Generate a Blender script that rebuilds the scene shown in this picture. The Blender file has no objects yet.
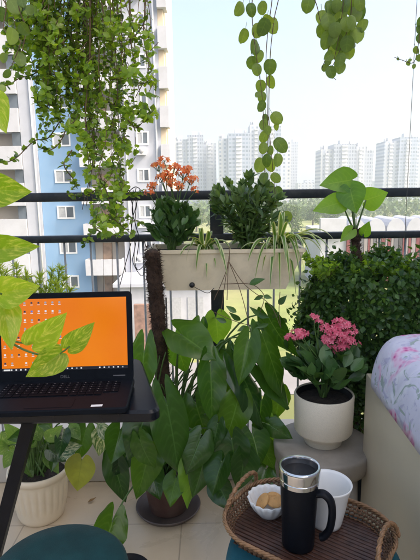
import bpy, math, random
from mathutils import Vector, Matrix, Quaternion
R = math.radians
random.seed(7)
sc = bpy.context.scene
COL = sc.collection

# ------------------------------------------------------------------ camera
FPX, W0, H0 = 500.0, 420.0, 560.0
PITCH, ROLL, CAMZ = R(10.4), R(0.8), 1.25
fwd = Vector((0, math.cos(PITCH), -math.sin(PITCH)))
r0 = Vector((1, 0, 0)); u0 = Vector((0, math.sin(PITCH), math.cos(PITCH)))
rgt = r0*math.cos(ROLL) - u0*math.sin(ROLL)
upv = r0*math.sin(ROLL) + u0*math.cos(ROLL)
CAM = Vector((0, 0, CAMZ))
cd = bpy.data.cameras.new('camera'); cam = bpy.data.objects.new('camera', cd); COL.objects.link(cam)
cam.matrix_world = Matrix(((rgt.x, upv.x, -fwd.x, CAM.x), (rgt.y, upv.y, -fwd.y, CAM.y), (rgt.z, upv.z, -fwd.z, CAM.z), (0, 0, 0, 1)))
cd.sensor_fit = 'VERTICAL'; cd.sensor_height = 24.0; cd.lens = 24.0*FPX/H0
cd.clip_start = 0.05; cd.clip_end = 6000
sc.camera = cam

# ------------------------------------------------------------------ sky, sun, exposure
SUN_EL, SUN_AZ = R(44), R(113)      # azimuth clockwise from +Y: the sun stands off to the right
w = bpy.data.worlds.new('World'); sc.world = w; w.use_nodes = True
nt = w.node_tree; nt.nodes.clear()
sky = nt.nodes.new('ShaderNodeTexSky'); sky.sky_type = 'NISHITA'; sky.sun_disc = False
sky.sun_elevation = SUN_EL; sky.sun_rotation = SUN_AZ
sky.air_density = 1.0; sky.dust_density = 7.0; sky.ozone_density = 0.3
bg = nt.nodes.new('ShaderNodeBackground'); bg.inputs['Strength'].default_value = 0.15
wo = nt.nodes.new('ShaderNodeOutputWorld')
nt.links.new(sky.outputs[0], bg.inputs[0]); nt.links.new(bg.outputs[0], wo.inputs[0])
sl = bpy.data.lights.new('sun', 'SUN'); sl.energy = .95; sl.angle = R(3); sl.color = (1, .95, .87)
so = bpy.data.objects.new('sun', sl); COL.objects.link(so)
sd = Vector((math.sin(SUN_AZ)*math.cos(SUN_EL), math.cos(SUN_AZ)*math.cos(SUN_EL), math.sin(SUN_EL)))
so.rotation_euler = sd.to_track_quat('Z', 'Y').to_euler()
sc.view_settings.view_transform = 'Standard'; sc.view_settings.look = 'None'
sc.view_settings.exposure = 1.56; sc.view_settings.gamma = 1.0
sc.view_settings.use_curve_mapping = False
sc.render.engine = 'CYCLES'
sc.cycles.use_denoising = True
sc.cycles.max_bounces = 10; sc.cycles.diffuse_bounces = 5; sc.cycles.glossy_bounces = 4
sc.cycles.transmission_bounces = 6; sc.cycles.volume_bounces = 1; sc.cycles.transparent_max_bounces = 8
sc.cycles.sample_clamp_indirect = 8.0

def P(px, py, Y):
    d = fwd + rgt*((px-210)/FPX) + upv*((280-py)/FPX)
    return CAM + d*(Y/d.y)
def PZ(px, py, Z):
    d = fwd + rgt*((px-210)/FPX) + upv*((280-py)/FPX)
    return CAM + d*((Z-CAM.z)/d.z)
def depth(p): return (p-CAM).dot(fwd)
def rnd(a, b): return random.uniform(a, b)
def V(*a): return Vector(a)

# ------------------------------------------------------------------ materials
def nmat(name):
    m = bpy.data.materials.new(name); m.use_nodes = True
    t = m.node_tree; t.nodes.clear()
    o = t.nodes.new('ShaderNodeOutputMaterial'); b = t.nodes.new('ShaderNodeBsdfPrincipled')
    t.links.new(b.outputs[0], o.inputs[0])
    return m, t, b, o
def N(t, k, **kw):
    n = t.nodes.new(k)
    for a, v in kw.items():
        if a in n.inputs: n.inputs[a].default_value = v
        else: setattr(n, a, v)
    return n
def math_(t, op, a, b=None, clamp=False):
    n = t.nodes.new('ShaderNodeMath'); n.operation = op; n.use_clamp = clamp
    for i, v in enumerate((a, b)):
        if v is None: continue
        if isinstance(v, (int, float)): n.inputs[i].default_value = v
        else: t.links.new(v, n.inputs[i])
    return n.outputs[0]
def mixc(t, fac, a, b, mode='MIX'):
    n = t.nodes.new('ShaderNodeMix'); n.data_type = 'RGBA'; n.blend_type = mode
    for i, v in ((0, fac), (6, a), (7, b)):
        if isinstance(v, (int, float)): n.inputs[i].default_value = v
        elif isinstance(v, (tuple, list)): n.inputs[i].default_value = (*v[:3], 1)
        else: t.links.new(v, n.inputs[i])
    return n.outputs[2]
def ramp(t, fac, stops):
    n = t.nodes.new('ShaderNodeValToRGB'); e = n.color_ramp.elements
    while len(e) > 1: e.remove(e[-1])
    e[0].position = stops[0][0]; e[0].color = (*stops[0][1], 1)
    for p, c in stops[1:]:
        x = e.new(p); x.color = (*c, 1)
    t.links.new(fac, n.inputs[0]); return n.outputs[0]
def simple(name, col, rough=.5, metal=0., scale=20, amt=.15, bump=0., spec=.5, bscale=None, detail=4, dirt=None, coords='Object'):
    m, t, b, o = nmat(name)
    tc = N(t, 'ShaderNodeTexCoord'); nz = N(t, 'ShaderNodeTexNoise', Scale=scale, Detail=detail)
    t.links.new(tc.outputs[coords], nz.inputs['Vector'])
    f = ramp(t, nz.outputs[0], [(.3, tuple(c*(1-amt) for c in col)), (.7, tuple(min(1, c*(1+amt)) for c in col))])
    if dirt:
        n2 = N(t, 'ShaderNodeTexNoise', Scale=dirt[1], Detail=6, Roughness=.7)
        t.links.new(tc.outputs[coords], n2.inputs['Vector'])
        f = mixc(t, math_(t, 'MULTIPLY', ramp(t, n2.outputs[0], [(.45, (0, 0, 0)), (.75, (1, 1, 1))]), dirt[2]), f, dirt[0])
    t.links.new(f, b.inputs['Base Color'])
    b.inputs['Roughness'].default_value = rough; b.inputs['Metallic'].default_value = metal
    b.inputs['Specular IOR Level'].default_value = spec
    if bump:
        nb = N(t, 'ShaderNodeTexNoise', Scale=bscale or scale*3, Detail=5)
        t.links.new(tc.outputs[coords], nb.inputs['Vector'])
        bp = N(t, 'ShaderNodeBump', Strength=bump, Distance=.01); t.links.new(nb.outputs[0], bp.inputs['Height'])
        t.links.new(bp.outputs[0], b.inputs['Normal'])
    return m
def leafmat(name, c1, c2, rough=.4, trans=.35, veins=(9, 1.2, .35), vein=None, varieg=None, edge=None, tc_=None, spec=.5, tint=None):
    """c1..c2 vary from leaf to leaf; the UV map runs across (U) and along (V) every leaf."""
    m, t, b, o = nmat(name)
    g = N(t, 'ShaderNodeNewGeometry'); oi = N(t, 'ShaderNodeObjectInfo')
    rv = math_(t, 'FRACT', math_(t, 'ADD', g.outputs['Random Per Island'], oi.outputs['Random']))
    col = mixc(t, rv, c1, c2)
    uv = N(t, 'ShaderNodeUVMap'); sp = N(t, 'ShaderNodeSeparateXYZ'); t.links.new(uv.outputs[0], sp.inputs[0])
    au = math_(t, 'ABSOLUTE', math_(t, 'SUBTRACT', math_(t, 'MULTIPLY', sp.outputs[0], 2.0), 1.0))
    vv = sp.outputs[1]
    tc = N(t, 'ShaderNodeTexCoord')
    nz = N(t, 'ShaderNodeTexNoise', Scale=35, Detail=4); t.links.new(tc.outputs['Object'], nz.inputs['Vector'])
    col = mixc(t, .5, col, mixc(t, nz.outputs[0], (.55, .55, .55), (1.45, 1.45, 1.45)), 'MULTIPLY')
    if varieg:
        vc, vth, vs = varieg
        mp = N(t, 'ShaderNodeCombineXYZ')
        t.links.new(math_(t, 'MULTIPLY', au, 2.2), mp.inputs[0])
        t.links.new(math_(t, 'SUBTRACT', math_(t, 'MULTIPLY', vv, vs), math_(t, 'MULTIPLY', au, vs*.55)), mp.inputs[1])
        t.links.new(math_(t, 'MULTIPLY', rv, 40.0), mp.inputs[2])
        n3 = N(t, 'ShaderNodeTexNoise', Scale=1.4, Detail=5, Roughness=.65); t.links.new(mp.outputs[0], n3.inputs['Vector'])
        vf = ramp(t, n3.outputs[0], [(vth-.06, (0, 0, 0)), (vth+.12, (.85, .85, .85))])
        col = mixc(t, vf, col, vc)
    if edge:
        ef = ramp(t, au, [(edge[1]-.05, (0, 0, 0)), (edge[1]+.05, (1, 1, 1))])
        col = mixc(t, ef, col, edge[0])
    h = None
    if veins:
        n, k, stg = veins
        ph = math_(t, 'FRACT', math_(t, 'SUBTRACT', math_(t, 'MULTIPLY', vv, n), math_(t, 'MULTIPLY', au, k)))
        d = math_(t, 'ABSOLUTE', math_(t, 'SUBTRACT', ph, .5))
        vl = math_(t, 'SUBTRACT', 1.0, math_(t, 'MULTIPLY', d, 5.0), True)
        mid = math_(t, 'SUBTRACT', 1.0, math_(t, 'MULTIPLY', au, 18.0), True)
        h = math_(t, 'MAXIMUM', math_(t, 'MULTIPLY', math_(t, 'MULTIPLY', vl, .38), math_(t, 'SUBTRACT', 1.15, au, True)), mid)
        vcol = vein or tuple(min(1, c*1.9+.02) for c in c2)
        col = mixc(t, math_(t, 'MULTIPLY', h, stg), col, vcol)
        bp = N(t, 'ShaderNodeBump', Strength=.28, Distance=.0015); bp.invert = True
        t.links.new(h, bp.inputs['Height']); t.links.new(bp.outputs[0], b.inputs['Normal'])
    t.links.new(col, b.inputs['Base Color'])
    b.inputs['Roughness'].default_value = rough; b.inputs['Specular IOR Level'].default_value = spec
    tl = N(t, 'ShaderNodeBsdfTranslucent')
    tcol = mixc(t, 1.0, col, tint or (2.3, 2.1, .55), 'MULTIPLY')
    t.links.new(tcol, tl.inputs[0])
    mx = N(t, 'ShaderNodeMixShader'); mx.inputs[0].default_value = trans
    t.links.new(b.outputs[0], mx.inputs[1]); t.links.new(tl.outputs[0], mx.inputs[2])
    t.links.new(mx.outputs[0], o.inputs[0])
    return m

# ------------------------------------------------------------------ mesh builder
class MB:
    def __init__(s): s.v = []; s.f = []; s.uv = []; s.mi = []
    def face(s, idx, uvs=None, mi=0):
        s.f.append(tuple(idx)); s.uv.append(uvs or [(0, 0)]*len(idx)); s.mi.append(mi)
    def box(s, a, b, M=None, mi=0, taper=None):
        (x0, y0, z0), (x1, y1, z1) = a, b
        n = len(s.v); tp = taper or (0, 0)
        for z, k in ((z0, 1), (z1, 0)):
            dx, dy = tp[0]*k, tp[1]*k
            for x, y in ((x0+dx, y0+dy), (x1-dx, y0+dy), (x1-dx, y1-dy), (x0+dx, y1-dy)):
                p = V(x, y, z); s.v.append(M @ p if M else p)
        for q in ((3, 2, 1, 0), (4, 5, 6, 7), (0, 1, 5, 4), (1, 2, 6, 5), (2, 3, 7, 6), (3, 0, 4, 7)):
            s.face([n+i for i in q], [(0, 0), (1, 0), (1, 1), (0, 1)], mi)
    def rbox(s, a, b, r, M=None, seg=3, mi=0):
        """box with rounded vertical corners and rounded top/bottom edges"""
        (x0, y0, z0), (x1, y1, z1) = a, b
        prof = []
        rz = min(r, (z1-z0)/2-.0001)
        for i in range(seg+1):
            t = i/seg*math.pi/2; prof.append((r-r*math.sin(t), z0+rz-rz*math.cos(t)))
        for i in range(seg+1):
            t = i/seg*math.pi/2; prof.append((r-r*math.cos(t), z1-rz+rz*math.sin(t)))
        rings = []
        for ins, z in prof:
            ring = []
            rc = max(r-ins, .0002)
            for cx, cy, a0 in ((x1-r, y1-r, 0), (x0+r, y1-r, 90), (x0+r, y0+r, 180), (x1-r, y0+r, 270)):
                for i in range(seg+2):
                    t = R(a0+90*i/(seg+1)); p = V(cx+rc*math.cos(t), cy+rc*math.sin(t), z)
                    ring.append(len(s.v)); s.v.append(M @ p if M else p)
            rings.append(ring)
        for A, B in zip(rings, rings[1:]):
            m = len(A)
            for i in range(m): s.face([A[i], A[(i+1) % m], B[(i+1) % m], B[i]], None, mi)
        s.face(rings[0][::-1], None, mi); s.face(rings[-1], None, mi)
    def tube(s, pts, r, n=6, cap=True, mi=0, tw=0):
        pts = [Vector(p) for p in pts]; m = len(pts); rings = []
        rr = r if callable(r) else (lambda t: r[0]+(r[1]-r[0])*t) if isinstance(r, tuple) else (lambda t: r)
        prev = None
        for i, p in enumerate(pts):
            d = (pts[min(i+1, m-1)]-pts[max(i-1, 0)])
            if d.length < 1e-9: d = V(0, 0, 1)
            d.normalize()
            if prev is None: a = d.orthogonal().normalized()
            else:
                a = prev - d*prev.dot(d)
                a = a.normalized() if a.length > 1e-6 else d.orthogonal().normalized()
            prev = a; b = d.cross(a); q = rr(i/(m-1) if m > 1 else 0)
            ring = []
            for k in range(n):
                t = 2*math.pi*k/n+tw*i; ring.append(len(s.v)); s.v.append(p+(a*math.cos(t)+b*math.sin(t))*q)
            rings.append(ring)
        for j, (A, B) in enumerate(zip(rings, rings[1:])):
            for i in range(n): s.face([A[i], A[(i+1) % n], B[(i+1) % n], B[i]], [(i/n, j/m), ((i+1)/n, j/m), ((i+1)/n, (j+1)/m), (i/n, (j+1)/m)], mi)
        if cap: s.face(rings[0][::-1], None, mi); s.face(rings[-1], None, mi)
    def lathe(s, prof, c, n=40, mi=0, M=None, rib=None, capb=True, capt=True):
        c = Vector(c); rings = []
        for j, (r, z) in enumerate(prof):
            ring = []
            for k in range(n):
                t = 2*math.pi*k/n; q = r*(rib(t, z, r) if rib else 1)
                p = V(q*math.cos(t), q*math.sin(t), z); p = (M @ p) if M else p
                ring.append(len(s.v)); s.v.append(c+p)
            rings.append(ring)
        for j, (A, B) in enumerate(zip(rings, rings[1:])):
            for i in range(n):
                s.face([A[i], A[(i+1) % n], B[(i+1) % n], B[i]], [(i/n, j/len(prof)), ((i+1)/n, j/len(prof)), ((i+1)/n, (j+1)/len(prof)), (i/n, (j+1)/len(prof))], mi)
        if capb: s.face(rings[0][::-1], None, mi)
        if capt: s.face(rings[-1], None, mi)
    def leaf(s, base, d, nrm, L, Wd, shape='oval', nu=2, nv=4, fold=.25, droop=.1, lobe=0., wave=0., mi=0, curl=0.):
        d = Vector(d).normalized(); nrm = Vector(nrm); nrm = nrm-d*nrm.dot(d)
        if nrm.length < 1e-5: nrm = d.orthogonal()
        nrm.normalize(); x = d.cross(nrm); base = Vector(base)
        tab = SH[shape]; n0 = len(s.v); hw = Wd/2; ph = rnd(0, 6)
        for j in range(nv+1):
            t = j/nv; wt = interp(tab, t)*hw
            for i in range(nu*2+1):
                u = i/nu-1; a = abs(u)
                lb = 1-(1-min(1, a/.38))**2 if a < .38 else 1-.55*((a-.38)/.62)**2
                y = L*t - lobe*L*(lb if nu > 3 else a**1.4)*(1-t)**2.4
                X = u*wt
                z = fold*abs(X) - droop*L*t*t - curl*L*a*a*.5 + wave*L*a*math.sin(t*13+ph+(2 if u > 0 else 0))
                s.v.append(base + x*X + d*y + nrm*z)
        m = nu*2+1
        for j in range(nv):
            for i in range(m-1):
                a = n0+j*m+i
                s.face([a, a+1, a+m+1, a+m], [(i/(m-1), j/nv), ((i+1)/(m-1), j/nv), ((i+1)/(m-1), (j+1)/nv), (i/(m-1), (j+1)/nv)], mi)
    def strip(s, pts, wd, side, mi=0):
        n0 = len(s.v); m = len(pts)
        for j, p in enumerate(pts):
            t = j/(m-1); q = wd/2*min(1, .45+t*3)*(1-t**3)+.0002
            up = V(0, 0, q*.5)
            s.v += [p-side*q+up, p.copy(), p+side*q+up]
        for j in range(m-1):
            for i in range(2):
                a = n0+j*3+i; s.face([a, a+1, a+4, a+3], [(i/2, j/m), ((i+1)/2, j/m), ((i+1)/2, (j+1)/m), (i/2, (j+1)/m)], mi)
    def build(s, name, mats, parent=None, smooth=True, origin=None, sharp=None):
        me = bpy.data.meshes.new(name)
        off = Vector(origin) if origin is not None else (worldpos(parent) if parent else V(0, 0, 0))
        me.from_pydata([tuple(p-off) for p in s.v], [], s.f)
        ul = me.uv_layers.new(name='UVMap')
        flat = [c for f in s.uv for q in f for c in q]; ul.data.foreach_set('uv', flat)
        mats = mats if isinstance(mats, (list, tuple)) else [mats]
        for m in mats: me.materials.append(m)
        me.polygons.foreach_set('material_index', s.mi)
        if smooth: me.polygons.foreach_set('use_smooth', [True]*len(s.f))
        me.update()
        if smooth and sharp: me.set_sharp_from_angle(angle=R(sharp))
        o = bpy.data.objects.new(name, me); COL.objects.link(o)
        if parent:
            o.parent = parent; o.location = off-worldpos(parent)
        else: o.location = off
        return o
def worldpos(o):
    p = V(0, 0, 0)
    while o: p += o.location; o = o.parent
    return p
SH = {
 'heart': [(0, .70), (.1, .90), (.24, 1), (.45, .88), (.65, .62), (.82, .33), (.93, .13), (1, 0.01)],
 'arrow': [(0, .66), (.08, .84), (.2, .92), (.4, 1), (.6, .82), (.8, .48), (.93, .18), (1, .01)],
 'round': [(0, .35), (.1, .68), (.3, .96), (.5, 1), (.7, .9), (.88, .62), (.97, .3), (1, .05)],
 'oval': [(0, .05), (.2, .62), (.45, 1), (.7, .86), (.9, .4), (1, .02)],
 'ovate': [(0, .1), (.12, .6), (.32, 1), (.55, .85), (.8, .4), (1, .01)],
 'needle': [(0, .6), (.4, 1), (1, .02)],
 'petal': [(0, .25), (.6, 1), (1, .3)],
}
def interp(tab, t):
    for (a, va), (b, vb) in zip(tab, tab[1:]):
        if t <= b: return va+(vb-va)*(t-a)/(b-a)
    return tab[-1][1]
def tag(o, label=None, cat=None, group=None, kind=None):
    if label: o['label'] = label
    if cat: o['category'] = cat
    if group: o['group'] = group
    if kind: o['kind'] = kind
    return o
def thing(name, loc, label, cat, group=None):
    o = bpy.data.objects.new(name, None); COL.objects.link(o); o.location = Vector(loc); o.empty_display_size = .05
    return tag(o, label, cat, group)
def bez(a, b, c, n=8): return [a*(1-t)**2 + b*2*t*(1-t) + c*t*t for t in (i/n for i in range(n+1))]
def smoothpts(pts, n=6):
    pts = [Vector(p) for p in pts]; out = []
    q = [pts[0]*2-pts[1]]+pts+[pts[-1]*2-pts[-2]]
    for i in range(1, len(q)-2):
        for k in range(n):
            t = k/n; a, b, c, d = q[i-1:i+3]
            out.append(.5*((2*b)+(c-a)*t+(2*a-5*b+4*c-d)*t*t+(3*b-a-3*c+d)*t**3))
    out.append(pts[-1]); return out
def rdir():
    while True:
        v = V(rnd(-1, 1), rnd(-1, 1), rnd(-1, 1))
        if .05 < v.length < 1: return v.normalized()
def pleaf(mb, bp, tp, wpx, Yb, Yt=None, roll=0, shape='heart', lobe=.25, fold=.2, droop=.08, nu=4, nv=10, wave=.0, **k):
    """a large leaf from its base to its tip, facing the room and turned about its midrib by roll degrees"""
    B = P(bp[0], bp[1], Yb); T = P(tp[0], tp[1], Yt if Yt is not None else Yb-.03)
    d = T-B; L = d.length; d.normalize()
    n = (CAM-B).normalized(); n = (n-d*n.dot(d)).normalized(); n = Quaternion(d, R(roll)) @ n
    mb.leaf(B, d, n, L, wpx*depth(B)/FPX/max(.5, math.cos(R(roll))), shape, nu, nv, fold, droop, lobe, wave, **k)
    return B
M = {}
# ================================================================== THE FAR SETTING
GZ = -11.5
M['ground'] = simple('field earth', (.20, .22, .07), .95, scale=.05, amt=.35, dirt=((.30, .26, .15), .02, .7))
mb = MB(); mb.v += [V(-900, 15, GZ), V(900, 15, GZ), V(900, 1400, GZ), V(-900, 1400, GZ)]; mb.face([0, 1, 2, 3])
tag(mb.build('ground', M['ground'], smooth=False), kind='structure')
M['lawn'] = simple('dry lawn', (.16, .20, .055), .95, scale=.25, amt=.3, dirt=((.30, .25, .13), .06, .8))
mb = MB(); 
for i, (x, y) in enumerate([(-4, 38), (20, 38), (30, 66), (26, 92), (2, 88)]): mb.v.append(V(x, y, GZ+.02))
mb.face([0, 1, 2, 3, 4]); tag(mb.build('lawn', M['lawn'], smooth=False), kind='structure')
M['road'] = simple('pale asphalt', (.22, .21, .21), .9, scale=.5, amt=.12)
mb = MB(); mb.v += [V(-40, 26, GZ+.04), V(40, 32, GZ+.04), V(40, 38, GZ+.04), V(-40, 33, GZ+.04)]; mb.face([0, 1, 2, 3])
mb.v += [V(20, 38.01, GZ+.04), V(25, 38.01, GZ+.04), V(42, 100, GZ+.04), V(34, 100, GZ+.04)]; mb.face([4, 5, 6, 7])
tag(mb.build('road', M['road'], smooth=False), kind='structure')

M['white_wall'] = simple('white render', (.50, .51, .54), .85, scale=.4, amt=.07, dirt=((.36, .36, .37), .9, .45))
M['grey_wall'] = simple('pale grey render', (.43, .45, .50), .85, scale=.4, amt=.06, dirt=((.33, .34, .37), .7, .4))
M['blue_wall'] = simple('sky blue render', (.22, .37, .56), .85, scale=.4, amt=.07, dirt=((.27, .38, .50), .8, .5))
M['cream_wall'] = simple('cream render', (.62, .50, .36), .85, scale=.4, amt=.06)
M['tan_wall'] = simple('tan balcony wall', (.62, .53, .43), .85, scale=.5, amt=.1)
M['dark_glass'] = simple('window glass', (.10, .12, .14), .15, scale=.8, amt=.3, spec=.8)
M['grille'] = simple('window grille screen', (.40, .41, .42), .6, scale=8, amt=.1)
M['frame_white'] = simple('white window frame', (.78, .78, .78), .5, scale=2, amt=.03)
M['curtain'] = simple('balcony curtain', (.55, .36, .24), .9, scale=1.5, amt=.3)

# --- the apartment block on the left
YB = 43.0
def bx(px): return (px-210)/FPX*(YB*math.cos(PITCH))
apt = thing('apartment_block', (bx(80), YB, GZ), 'white, grey and sky blue apartment block with stacked balconies, filling the left beyond the railing', 'building')
ZT = 21.0; XL, XO, X1, X2, X3, X4 = -27.0, bx(27), bx(42), bx(90), bx(124), bx(164)
floors = [-9.5+3.0*k-.1 for k in range(10)]    # window centre heights
mb = MB(); mb.box((X1+.02, YB, GZ), (X2, YB+10, ZT)); mb.build('blue_wall', M['blue_wall'], apt, False)
mb = MB(); mb.box((X3, YB-.3, GZ), (X4, YB+10, ZT)); mb.box((XO, YB-.15, GZ), (X1, YB+10, ZT)); mb.build('pier_wall', M['grey_wall'], apt, False)
mb = MB(); mb.box((XL, YB+1.2, GZ), (XO-.02, YB+10, ZT)); mb.box((X2+.02, YB+1.2, GZ), (X3-.02, YB+10, ZT)); mb.build('balcony_back_wall', M['tan_wall'], apt, False)
for z in floors:
    # left balconies: tall parapet bands with openings between
    mb = MB(); mb.box((XL, YB-.4, z+.62-3), (XO-.03, YB-.15, z-.5)); mb.box((XL, YB-.15, z+.62-3), (XO-.03, YB+1.19, z+.85-3)); mb.build('balcony', M['white_wall'], apt, False)
    mb = MB(); mb.box((XO-.75, YB-.1, z-.5), (XO-.05, YB+.1, z+.6)); mb.build('shutter', M['dark_glass'], apt, False)
    # middle balconies beside the blue wall
    mb = MB(); x0, x1 = X2-.35, X3-.1
    mb.box((x0, YB-1.2, z-2.3), (x1, YB-1.08, z-.95)); mb.box((x0, YB-1.075, z-2.3), (x0+.12, YB-.02, z-.95)); mb.box((x1-.12, YB-1.075, z-2.3), (x1, YB-.02, z-.95))
    mb.box((x0+.13, YB-1.07, z-2.3), (x1-.13, YB+1.19, z-2.1)); mb.build('balcony', M['white_wall'], apt, False)
    mb = MB(); mb.box((X2+.7, YB+1.12, z-2.0), (X2+1.5, YB+1.18, z+.2)); mb.build('balcony_door', M['curtain'], apt, False)
    # balconies on the right end
    mb = MB(); mb.box((X4+.01, YB-.8, z-2.2), (X4+.75, YB+.6, z-.55)); mb.build('balcony', M['white_wall'], apt, False)
    mb = MB(); mb.box((X4+.01, YB-.3, z-.54), (X4+.45, YB+5, z+.79)); mb.build('recess_wall', M['cream_wall'], apt, False)
    # windows
    for cx, ww, wy in ((bx(66), 1.5, YB), (bx(146), 1.05, YB-.3)):
        mb = MB(); h = .55
        for a, b in (((cx-ww/2, wy-.07, z-h), (cx-ww/2+.12, wy-.005, z+h)), ((cx+ww/2-.12, wy-.07, z-h), (cx+ww/2, wy-.005, z+h)),
                     ((cx-ww/2+.121, wy-.07, z+h-.12), (cx+ww/2-.121, wy-.005, z+h)), ((cx-ww/2+.121, wy-.07, z-h), (cx+ww/2-.121, wy-.005, z-h+.12)),
                     ((cx-.05, wy-.07, z-h+.121), (cx+.05, wy-.005, z+h-.121))): mb.box(a, b)
        wn = mb.build('window', M['frame_white'], apt, False)
        mb = MB(); mb.box((cx+.051, wy-.03, z-h+.121), (cx+ww/2-.121, wy-.004, z+h-.121)); mb.build('pane', M['dark_glass'], wn, False)
        mb = MB(); mb.box((cx-ww/2+.121, wy-.03, z-h+.121), (cx-.051, wy-.004, z+h-.121)); mb.build('pane', M['grille'], wn, False)
for x_ in (X3+.5, X4-.35, X1-.25):
    mb = MB(); y_ = YB-.37 if x_ > X3 else YB-.22; mb.tube([V(x_, y_, GZ), V(x_, y_, ZT)], .07, 8); mb.build('drain_pipe', M['frame_white'], apt)
for k, z in enumerate(floors):
    if k % 3 == 1: continue
    x_ = X4-2.6+.5*(k % 2); mb = MB(); mb.box((x_, YB-.72, z-1.35), (x_+.85, YB-.31, z-.75)); au_ = mb.build('air_conditioner', M['frame_white'], apt, False)
    mb = MB(); mb.lathe([(.22, 0), (.22, .02), (.001, .02)], V(x_+.5, YB-.72, z-1.05), 18, M=Matrix.Rotation(R(90), 3, 'X')); mb.build('fan', M['grille'], au_)
mb = MB(); mb.box((X4+.46, YB+.7, GZ), (X4+.5, YB+10, ZT)); mb.box((X4-.001, YB+.0, GZ), (X4+.009, YB+10, ZT)); mb.build('end_wall', M['cream_wall'], apt, False)

# --- gate lodge, brick planter in front of the block
M['brick'] = simple('brown brick', (.25, .15, .11), .9, scale=3, amt=.3)
def lodge():
    Y = 37.5
    a, b = P(118, 300, Y), P(214, 300, Y)
    t = thing('gate_lodge', (a.x, Y, GZ), 'low white lodge with panelled wall seen under the planter box beside the moss pole', 'building')
    zt = P(160, 286, Y).z
    mb = MB(); mb.box((a.x, Y, GZ), (b.x, Y+5, zt)); mb.build('wall', M['white_wall'], t, False)
    mb = MB(); mb.box((a.x-.3, Y-.4, zt+.003), (b.x+.3, Y+5.3, zt+.25)); mb.build('roof', M['grey_wall'], t, False)
    for px in (152, 166, 188):
        q = P(px, 320, Y); mb = MB(); mb.box((q.x, Y-.05, GZ+.1), (q.x+1.2, Y-.004, zt-.9)); mb.build('panel', M['grille'], t, False)
    q = P(134, 308, Y-1.5); mb = MB(); mb.box((q.x, Y-1.6, GZ), (q.x+1.5, Y-1.2, q.z+.25)); tag(mb.build('brick_wall', M['brick'], None, False), 'short brown brick wall in front of the low white lodge, left of the moss pole', 'wall')
lodge()

# --- long low building with coloured upright panels, right
def club():
    Y = 62.0
    a = P(347, 230, Y); x0 = a.x; x1 = x0+16; zt = P(360, 231, Y).z; zc = P(360, 217, Y).z
    t = thing('panelled_building', (x0, Y, GZ), 'low building with red, brown and white upright panels behind the hedge at the right', 'building')
    cols = [(.17, .035, .035), (.34, .34, .36), (.11, .07, .05), (.24, .07, .06), (.24, .22, .22), (.05, .045, .045), (.19, .11, .08), (.42, .42, .44), (.12, .12, .13)]
    ms = [simple('panel paint %s' % 'abcdefghi'[i], c, .7, scale=1, amt=.1) for i, c in enumerate(cols)]
    mb = MB(); mb.box((x0-3.2, Y+.2, GZ), (x1, Y+10, zt)); mb.build('wall', M['grey_wall'], t, False)
    x = x0; i = 0
    while x < x1-.6:
        wd = (.42, .22, .34, .28, .5)[i % 5]
        mb = MB(); mb.box((x, Y-.1, GZ), (x+wd, Y+.18, zt-.02*(i % 3))); mb.build('upright_panel', ms[(i*4+i//3+i//5) % 9], t, False)
        x += wd+.08; i += 1
    x = x0-.2
    while x < x1:
        mb = MB(); n = 9
        prof = [(x+1.2-1.15*math.cos(math.pi*k/n), zt+.01+(zc-zt)*.9*math.sin(math.pi*k/n)) for k in range(n+1)]
        for (xa, za), (xb, zb) in zip(prof, prof[1:]):
            c = len(mb.v); mb.v += [V(xa, Y-.5, za), V(xb, Y-.5, zb), V(xb, Y+6, zb), V(xa, Y+6, za), V(xa, Y-.5, zt), V(xb, Y-.5, zt)]
            mb.face([c, c+1, c+2, c+3]); mb.face([c+4, c+5, c+1, c])
        mb.build('roof_vault', M['grey_wall'], t, False); x += 2.45
    mb = MB(); mb.box((x0-3.4, Y-.6, zt-.5), (x0-.25, Y+.19, zc-.1)); mb.build('canopy', M['grey_wall'], t, False)
club()

# --- far residential towers
def towermat(name, base, win, bay, x0, x1, z0, z1, strip=None):
    m, t, b, o = nmat(name)
    tc = N(t, 'ShaderNodeTexCoord'); sp = N(t, 'ShaderNodeSeparateXYZ'); t.links.new(tc.outputs['Object'], sp.inputs[0])
    fz = math_(t, 'FRACT', math_(t, 'DIVIDE', sp.outputs[2], 3.0))
    xs = math_(t, 'DIVIDE', sp.outputs[0], bay); fx = math_(t, 'FRACT', xs)
    inz = math_(t, 'MULTIPLY', math_(t, 'GREATER_THAN', fz, z0), math_(t, 'LESS_THAN', fz, z1))
    inx = math_(t, 'MULTIPLY', math_(t, 'GREATER_THAN', fx, x0), math_(t, 'LESS_THAN', fx, x1))
    wn = N(t, 'ShaderNodeTexWhiteNoise'); cb = N(t, 'ShaderNodeCombineXYZ')
    t.links.new(math_(t, 'FLOOR', xs), cb.inputs[0]); t.links.new(math_(t, 'FLOOR', math_(t, 'DIVIDE', sp.outputs[2], 3.0)), cb.inputs[2]); t.links.new(cb.outputs[0], wn.inputs['Vector'])
    wc = mixc(t, wn.outputs['Value'], win, tuple(c*2.6 for c in win))
    wall = base
    if strip:
        f2 = math_(t, 'LESS_THAN', math_(t, 'FRACT', math_(t, 'DIVIDE', sp.outputs[0], bay*3)), .3); wall = mixc(t, f2, base, strip)
    col = mixc(t, math_(t, 'MULTIPLY', inx, inz), wall, wc)
    t.links.new(col, b.inputs['Base Color']); b.inputs['Roughness'].default_value = .7
    return m
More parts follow.
